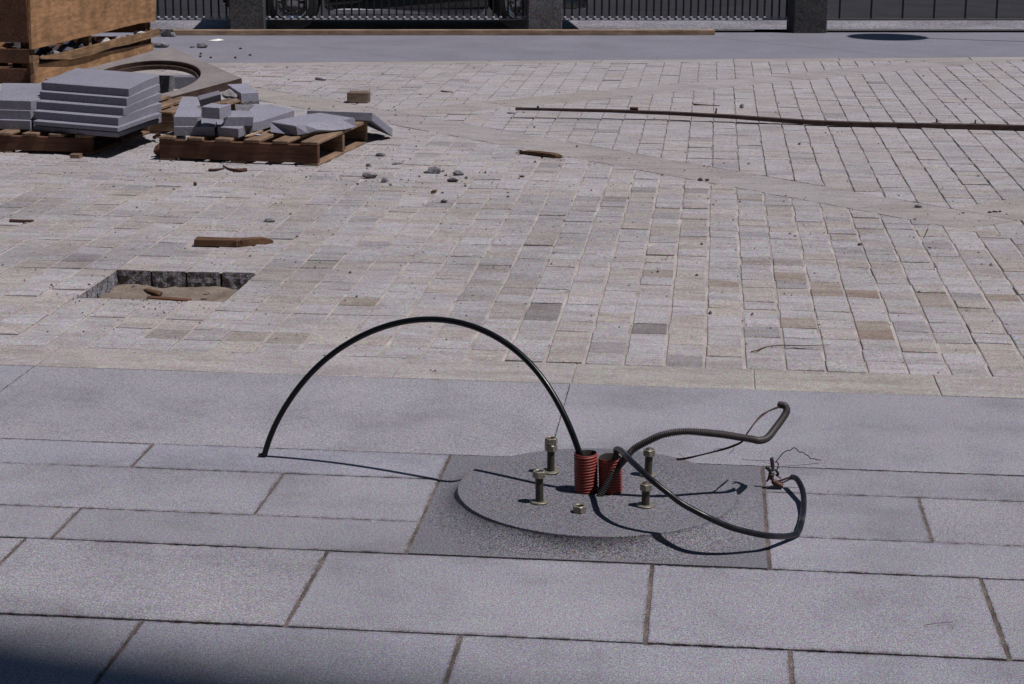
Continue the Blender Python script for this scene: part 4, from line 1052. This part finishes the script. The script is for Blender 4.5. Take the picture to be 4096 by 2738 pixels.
tb('wire_strand', [(1075, 815), (1110, 820), (1180, 824), (1260, 830), (1320, 826), (1410, 829)], .0006, M_COPPER, seg=5)
tb('wire_strand', [(1505, 915), (1560, 900), (1640, 888), (1700, 888), (1780, 880), (1850, 877), (1920, 866), (1985, 860)], .0006, M_COPPER, seg=5)
tb('wire_strand', [(1300, 835), (1350, 850), (1420, 875)], .0005, M_COPPER, seg=5)

# ================================================================== LONG THINGS ON THE SETTS
# pale timber beam at the far kerb
la, lb = P(690, 143), P(2860, 142); ld = (lb-la).normalized(); ln = Vector((-ld.y, ld.x, 0))
o = bar('timber_beam', la+ln*.04, lb+ln*.04, .08, .053, M_LUMBER, ch=.004); tag(o, 'long pale timber beam lying at the far edge of the plaza, before the piers', 'timber beam')
# rusty bar with lugs, its left end off the ground
ra = P(2062, 440, .055); rm1 = P(2527, 453, .045); rm2 = P(2873, 471, .031); rb0 = P(3120, 489, .014); rb = P(3420, 506, .002); rc = P(4010, 520, 0); rd = P(4500, 533, 0)
th = empty('rusty_steel_bar', tuple(rb), label='long rusty steel bar with small lugs across the setts, its left end raised', cat='steel bar')
pth, _ = resample(smooth_path([ra, rm1, rm2, rb0, rb, rc, rd], 10), .05)
V = []; F = []
for i, q in enumerate(pth):
    t = (pth[min(i+1, len(pth)-1)]-pth[max(0, i-1)]).normalized(); s_ = Vector((-t.y, t.x, 0)).normalized(); wdt = .030+.010*min(1, i/len(pth)*1.4); ht = .014+.018*min(1, i/len(pth)*1.4)
    for (a, b) in ((-1, 0), (1, 0), (1, 1), (-1, 1)): V.append(tuple(q+s_*wdt*a*.8+Vector((0, 0, ht*b+.002*noise.noise(q*3)))))
n = len(pth)
for i in range(n-1):
    for k in range(4): k2 = (k+1) % 4; F.append((i*4+k, i*4+k2, (i+1)*4+k2, (i+1)*4+k))
F += [(3, 2, 1, 0), tuple(range(4*n-4, 4*n))]
o = mesh_obj('bar', V, F, M_RUST); fix(o); setp(o, th)
def onbar(px):
    best = min(pth, key=lambda q: abs(proj(q)[0]-px)); return best
for px, w_, h_ in ((2155, .014, .02), (2527, .055, .035), (2873, .022, .012), (3737, .06, .028), (3907, .06, .028)):
    q = onbar(px); b = box('lug', -w_/2, w_/2, -.012, .012, 0, h_, M_RUST, None, .002); b.location = q+Vector((0, .022, .006 if h_ < .03 else .002)); b.rotation_euler = (.2, 0, ang*-.6); setp(b, th)
    if px in (2873, 3737, 3907):
        v, f = tube_geo([q+Vector((0, .03, .02)), q+Vector((.004, .034, .058))], .0055, 8); setp(mesh_obj('stud', v, f, M_RUST, smooth=True), th)

# ---- fine grit and crumbs strewn over the setts
rg = random.Random(99); GV = []; GF = []
spots = [(P(1600, 700), .9, 260), (P(1000, 640), 1.0, 160), (P(560, 700), .9, 120), (P(2200, 1000), 2.4, 420), (P(3200, 1000), 2.2, 420), (P(900, 330), 1.3, 160), (P(3300, 500), 2.6, 200), (P(600, 1180), .5, 160), (P(1500, 430), 1.2, 160), (P(1200, 1000), 1.8, 220)]
for c, rad, n_ in spots:
    for _ in range(n_):
        x, y = c.x+rg.gauss(0, rad*.6), c.y+rg.gauss(0, rad*.6)
        if y < 6.3 or y > faredge(x)+1.5 or (HX0 < x < HX1 and HY0 < y < HY1): continue
        q = rg.uniform(.0015, .0045)*(1.9 if rg.random() > .9 else 1)*(1+.05*y); k = len(GV); a0_ = rg.uniform(0, 6)
        for j in range(3): GV.append((x+q*math.cos(a0_+j*2.1), y+q*math.sin(a0_+j*2.1), 0))
        GV.append((x+q*.2, y, q*rg.uniform(.6, 1.2))); GF += [(k, k+1, k+3), (k+1, k+2, k+3), (k+2, k, k+3)]
o = mesh_obj('grit', GV, GF, M_ROUGH); o.color = (.55, .5, .46, 1); tag(o, 'fine brown and grey grit strewn over the setts', 'grit', kind='stuff')

# ---- small debris; each piece a thing of its own
def wedge(name, px, py, wpx, hpx, mat, label, cat, rz=0.0, seed=1, z=0, col=1.0, dep=None, group=None, zt=None):
    q = P(px, py+hpx*.45, z); dist = (q-Vector((0, 0, EYE))).length; m = dist/FPX*1.18
    h_ = hpx*m*1.0; w_ = wpx*m; d_ = dep if dep else w_*.55
    o = rock(name, tuple(q+Vector((0, d_*.3, 0))), (w_, d_, h_*1.1), seed, mat, (0, 0, rz)); o.color = (col, col, col*1.03, 1); return tag(o, label, cat, group)
gc = 'stone chips scattered in front of the middle pallet'
deb = [(1735, 682, 50, 32, 'angular grey stone chunk with a raised point, right of the pallet corner', .75, 1, 0),
       (1712, 690, 40, 16, 'flat dark chip touching the left side of the angular chunk', .4, 2, 0),
       (1476, 700, 58, 30, 'largest grey chip cluster in front of the pallet corner', .8, 3, .3),
       (1497, 702, 22, 16, 'dark nub against the right side of the largest chip cluster', .35, 4, 0),
       (1538, 722, 34, 18, 'low grey chip just right of the largest chip cluster', .95, 5, .1),
       (1430, 736, 14, 9, 'tiny grey chip below the largest chip cluster', .6, 6, 0),
       (1590, 655, 46, 14, 'flat pale chip with a dark underside, above the largest cluster', 1.0, 7, .2),
       (1472, 661, 24, 12, 'small dark chip nearest the front corner of the middle pallet', .35, 8, -.4),
       (1522, 619, 44, 13, 'pointed dark sliver right of the open pallet end', .5, 9, .3),
       (1832, 694, 46, 22, 'rough grey chip, the rightmost of the scattered chips', .75, 10, .2),
       (1810, 722, 44, 20, 'dark chip under the rightmost rough grey chip', .4, 11, -.2),
       (1783, 702, 14, 10, 'tiny chip between the angular chunk and the rough right chip', .6, 12, 0),
       (1747, 705, 10, 6, 'crumb below the angular chunk', .4, 13, 0),
       (1770, 771, 14, 9, 'tiny chip beside the orange wood chip', .6, 14, 0),
       (1775, 805, 30, 14, 'small dark chip lowest of the scattered chips', .4, 15, .3)]
for (px, py, w_, h_, lab, col, sd, rz) in deb: wedge('stone_chip', px, py, w_, h_, M_ROUGH, lab, 'stone chip', rz, 500+sd, col=col, group=gc)
wedge('wood_chip', 1735, 766, 28, 16, M_SCRAP, 'orange wood chip below the scattered grey chips', 'wood chip', .6, 531)
wedge('stone_chip', 1076, 883, 46, 18, M_ROUGH, 'grey stone chip above the broken timber', 'stone chip', .1, 532, col=.85)
wedge('wood_chip', 780, 736, 18, 18, M_REDCHIP, 'small reddish chip left of the broken timber, on bare setts', 'wood chip', 1.0, 533)
wedge('stone_chip', 2802, 718, 26, 14, M_ROUGH, 'dark chip on the diagonal band, left of its middle', 'stone chip', .2, 534, col=.35)
wedge('stone_chip', 2828, 720, 22, 12, M_ROUGH, 'dark chip on the diagonal band touching its left neighbour', 'stone chip', .5, 535, col=.4)
wedge('stone_chip', 3673, 826, 34, 14, M_ROUGH, 'lone bluish grey chip at the edge of the diagonal band, right side', 'stone chip', 0, 536, col=.7)
for k, (px, py, w_, lb_) in enumerate(((3958, 849, 18, 'left'), (3980, 847, 20, 'middle'), (4000, 846, 14, 'right'))): wedge('stone_chip', px, py, w_, 8, M_ROUGH, '%s one of three dark crumbs near the right picture edge' % lb_, 'stone chip', 0, 540+k, col=.45, group='three dark crumbs near the right picture edge')
wedge('wood_chip', 2087, 706, 26, 8, M_REDCHIP, 'thin dark chip below the splintered plank', 'wood chip', -.4, 545)
wedge('pebble', 2968, 425, 18, 22, M_TAN, 'tan pebble behind the rusty bar', 'pebble', 0, 546, col=.9)
wedge('stone_chip', 3440, 977, 20, 12, M_ROUGH, 'small dark pebble on the setts in the right half', 'pebble', 0, 547, col=.4)
wedge('stone_chip', 3718, 992, 16, 7, M_ROUGH, 'flat dark speck of stone right of the small dark pebble', 'pebble', 0, 548, col=.3)
wedge('stone_chip', 3197, 576, 12, 10, M_ROUGH, 'tiny dark stone between bar and diagonal band', 'pebble', 0, 549, col=.4)
wedge('stone_chip', 1188, 946, 12, 7, M_SCRAP, 'crumb of wood at the right tip of the broken timber', 'wood chip', 0, 550)
wedge('stone_chip', 3660, 877, 14, 5, M_ROUGH, 'dark flake lying in the middle of the diagonal band', 'stone chip', 0, 551, col=.3)
wedge('stone_chip', 3852, 852, 16, 6, M_ROUGH, 'dark flake at the upper edge of the band near the right', 'stone chip', 0, 552, col=.3)
wedge('stone_chip', 2650, 700+0, 10, 6, M_ROUGH, 'tiny dark crumb left of the band chips', 'stone chip', 0, 553, col=.4)
rk = wedge('stone_rock', 806, 183, 46, 24, M_ROUGH, 'rounded grey rock on the far granite strip, right of the crate', 'rock', .2, 560, col=.8)
wedge('stone_rock', 767, 188, 22, 10, M_ROUGH, 'small brown stone against the left side of the rounded rock', 'rock', .2, 561, col=.6)
wedge('stone_rock', 640, 181, 60, 26, M_ROUGH, 'grey squared stone at the right foot of the crate', 'rock', .1, 562, col=1.05)
wedge('stone_rock', 660, 133, 52, 36, M_ROUGH, 'dark squared stone between crate end and timber beam', 'rock', .1, 563, col=.55)
wedge('stone_rock', 690, 137, 22, 28, M_ROUGH, 'pale squared stone against the left end of the timber beam', 'rock', .1, 564, col=1.1)
for k, (px, py) in enumerate(((803, 215), (800, 226), (842, 230), (962, 194), (1000, 220), (940, 231))): wedge('clod', px, py, 12, 9, M_SCRAP, ['higher of two brown crumbs behind the stone frame', 'lower of two brown crumbs behind the stone frame', 'brown crumb right of the frame corner', 'lone brown crumb on the far granite strip', 'longest brown crumb on the far granite strip', 'crumb between the frame and the longest crumb'][k], 'crumb', 0, 570+k, group='crumbs on the far granite strip')
pp = P(865, 164); mesh_obj('paper_scrap', [(pp.x-.07, pp.y-.03, .004), (pp.x+.02, pp.y-.05, .002), (pp.x+.07, pp.y+.03, .006), (pp.x+.02, pp.y+.02, .018), (pp.x-.03, pp.y+.04, .006)], [(0, 1, 3), (1, 2, 3), (0, 3, 4)], M_WHITE)
tag(bpy.data.objects['paper_scrap'], 'bright white scrap lying on the far granite strip', 'paper scrap')
# loose sett
b = box('loose_sett', -.075, .075, -.055, .055, 0, .078, M_SETT, None, .008, warp=.006, seed=4); q = P(1432, 412); b.location = (q.x, q.y+.03, 0); b.rotation_euler = (0, R(2), .05); b.color = (.24, .18, .14, 1)
tag(b, 'single loose brown sett sitting on the paving above the middle pallet', 'loose sett')
# short steel rod
q = P(1282, 322); v, f = tube_geo([q+Vector((-.04, .01, .012)), q+Vector((.045, -.02, .012))], .011, 12); tag(mesh_obj('short_rod', v, f, M_LIGHTSTEEL, smooth=True), 'short pale metal rod on the setts near the far granite strip', 'metal rod')
# broken timber on the left
a = P(775, 986); b_ = P(945, 992); c_ = P(1100, 972)
th = empty('broken_timber', tuple(b_), label='short timber snapped in the middle, its front in shadow, above the pit', cat='broken timber')
dd = (b_-a).normalized(); nn_ = Vector((-dd.y, dd.x, 0))
setp(bar('timber_half', a+nn_*.03, b_+nn_*.03, .055, .034, M_SCRAP, ch=.003, warp=.003, seed=3), th)
V = []; F = []
dd2 = (c_-b_).normalized(); n2 = Vector((-dd2.y, dd2.x, 0)); Lh = (c_-b_).length
pr = [(0, 0, .05, .030), (.25, -.004, .05, .032), (.5, 0, .048, .030), (.8, 0, .044, .026), (1, .012, .022, .008)]
for (t, off, w_, h_) in pr:
    q = b_+dd2*Lh*t+n2*off
    V += [tuple(q), tuple(q+n2*w_), tuple(q+n2*w_+Vector((0, 0, h_))), tuple(q+Vector((0, 0, h_)))]
for i in range(4):
    for k in range(4): k2 = (k+1) % 4; F.append((i*4+k, i*4+k2, (i+1)*4+k2, (i+1)*4+k))
F += [(3, 2, 1, 0), (16, 17, 18, 19)]
o = mesh_obj('timber_half', V, F, M_SCRAP); fix(o); setp(o, th)
rr = random.Random(3); sp = []
for k in range(16):
    q = b_+dd*rr.uniform(-.02, .015)+nn_*rr.uniform(.0, .055)+Vector((0, 0, rr.uniform(.004, .03))); e_ = q+dd*rr.uniform(-.02, .035)+nn_*rr.uniform(-.012, .012)+Vector((0, 0, rr.uniform(-.004, .014)))
    sp.append(tube_geo([q, e_], lambda i, n: .003*(1-i*.85), 5))
o = mesh_obj('splinters', *join_geo(sp), M_SCRAP); tag(setp(o, th), kind='stuff')
# splintered plank, middle
a = P(2068, 618); b_ = P(2228, 638)
th = empty('splintered_plank', tuple(a), label='short splintered plank on the setts below the rusty bar', cat='plank')
dd = (b_-a).normalized(); n2 = Vector((-dd.y, dd.x, 0)); Lh = (b_-a).length; V = []; F = []
for (t, off, w_, h_) in [(0, .02, .012, .010), (.12, .008, .05, .022), (.4, 0, .06, .026), (.8, 0, .06, .026), (.95, .004, .05, .022), (1, .02, .02, .012)]:
    q = a+dd*Lh*t+n2*off; V += [tuple(q), tuple(q+n2*w_), tuple(q+n2*w_+Vector((0, 0, h_))), tuple(q+Vector((0, 0, h_)))]
for i in range(5):
    for k in range(4): k2 = (k+1) % 4; F.append((i*4+k, i*4+k2, (i+1)*4+k2, (i+1)*4+k))
F += [(3, 2, 1, 0), (20, 21, 22, 23)]
o = mesh_obj('board', V, F, M_SCRAP); fix(o); setp(o, th)
sp = []
for k in range(14):
    e0 = rr.choice((.04, .96)); q = a+dd*Lh*e0+n2*rr.uniform(.01, .05)+Vector((0, 0, rr.uniform(.005, .02))); e_ = q+dd*(rr.uniform(.02, .05)*(1 if e0 > .5 else -1))+n2*rr.uniform(-.01, .01)+Vector((0, 0, rr.uniform(-.004, .006))); sp.append(tube_geo([q, e_], lambda i, n: .0035*(1-i*.85), 5))
o = mesh_obj('splinters', *join_geo(sp), M_SCRAP); tag(setp(o, th), kind='stuff')
# twigs and thin bits
def twig(pts, r, m, label, z=.006, cat='twig'):
    o = tube('twig', [P(a, b, z+.003*math.sin(i*2)) for i, (a, b) in enumerate(pts)], lambda i, n: r*(1-.6*i/n), m, seg=6, step=.01); return tag(o, label, cat)
twig([(835, 682), (860, 680), (890, 676), (905, 668)], .009, M_REDCHIP, 'left piece of bark litter in front of the middle pallet')
twig([(985, 680), (950, 682), (915, 677), (893, 664)], .011, M_REDCHIP, 'forked reddish root lying in front of the middle pallet')
twig([(40, 886), (100, 885), (133, 883)], .012, M_REDCHIP, 'red-brown stick at the left picture edge')
twig([(2775, 418), (2825, 421), (2880, 424)], .006, M_SCRAP, 'thin tan splinter behind the rusty bar')
twig([(3712, 915), (3705, 932), (3697, 950)], .003, M_PDARK, 'thin upright-looking grass stalk near the diagonal band')
twig([(1765, 365), (1790, 367), (1812, 370)], .006, M_SCRAP, 'thin splinter on the setts right of the loose sett')
twig([(3005, 1407), (3030, 1402), (3060, 1390), (3120, 1382), (3220, 1384), (3320, 1380)], .0026, M_SCRAP, 'long thin dry stalk on the setts near the tan border course')
twig([(3700, 2500), (3868-60, 2490), (3871-60, 2518)], .0008, M_PDARK, 'hair-thin dark stalk on the front granite slabs at right')
wedge('cloth_scrap', 2045, 453, 36, 9, M_BLUEW, 'crumpled bluish rag at the left end of the rusty bar', 'rag', 0, 580)
# wood bits by the left pallet and in the pit
wc = bar('wood_block', P(285, 633), P(325, 634), .05, .026, M_PALLET, ch=.002); tag(wc, 'small wood offcut under the front of the left pallet', 'wood block')
tilted('wood_piece', [P(608, 548, .03), P(636, 530, .06), P(640, 536, .055), P(612, 552, .012)], .015, M_PALLET, 1, 'wood offcut on edge between the two pallets', None, 'wood scrap')
rk = rock('bark_clump', tuple(P(652, 625)), (.14, .14, .15), 91, M_PDARK, (0, .3, 0)); tag(rk, 'ragged dark bark clump at the left front corner of the middle pallet', 'bark')
def Z5(x, y, z): return P(60+x/2.119, 700+y/2.119, z)
tilted('wood_piece', [Z5(1085, 965, -.052), Z5(1215, 1008, -.052), Z5(1255, 990, -.052), Z5(1120, 958, -.052)], .012, M_SCRAP, 1, 'short wood sliver lying on the sand inside the pit', None, 'wood scrap')
tilted('wood_piece', [Z5(1115, 1035, -.044), Z5(1490, 1062, -.044), Z5(1500, 1050, -.048), Z5(1125, 1022, -.048)], .008, M_PDARK, 1, 'dark strip standing in for the shadowed gap inside the front edge of the pit', None, 'wood scrap')  # added strip, not a board: its dark colour gives the gap its shade
wedge('stone_chip', 60+1010/2.119, 700+950/2.119, 26, 12, M_ROUGH, 'dark stone chip inside the pit by its back wall', 'stone chip', 0, 590, z=-.068, col=.4)
wedge('clod', 60+1620/2.119, 700+1010/2.119, 34, 10, M_SAND, 'sandy clod inside the pit at right', 'clod', 0, 591, z=-.052)

# render settings that belong to the scene
scene.render.engine = 'CYCLES'
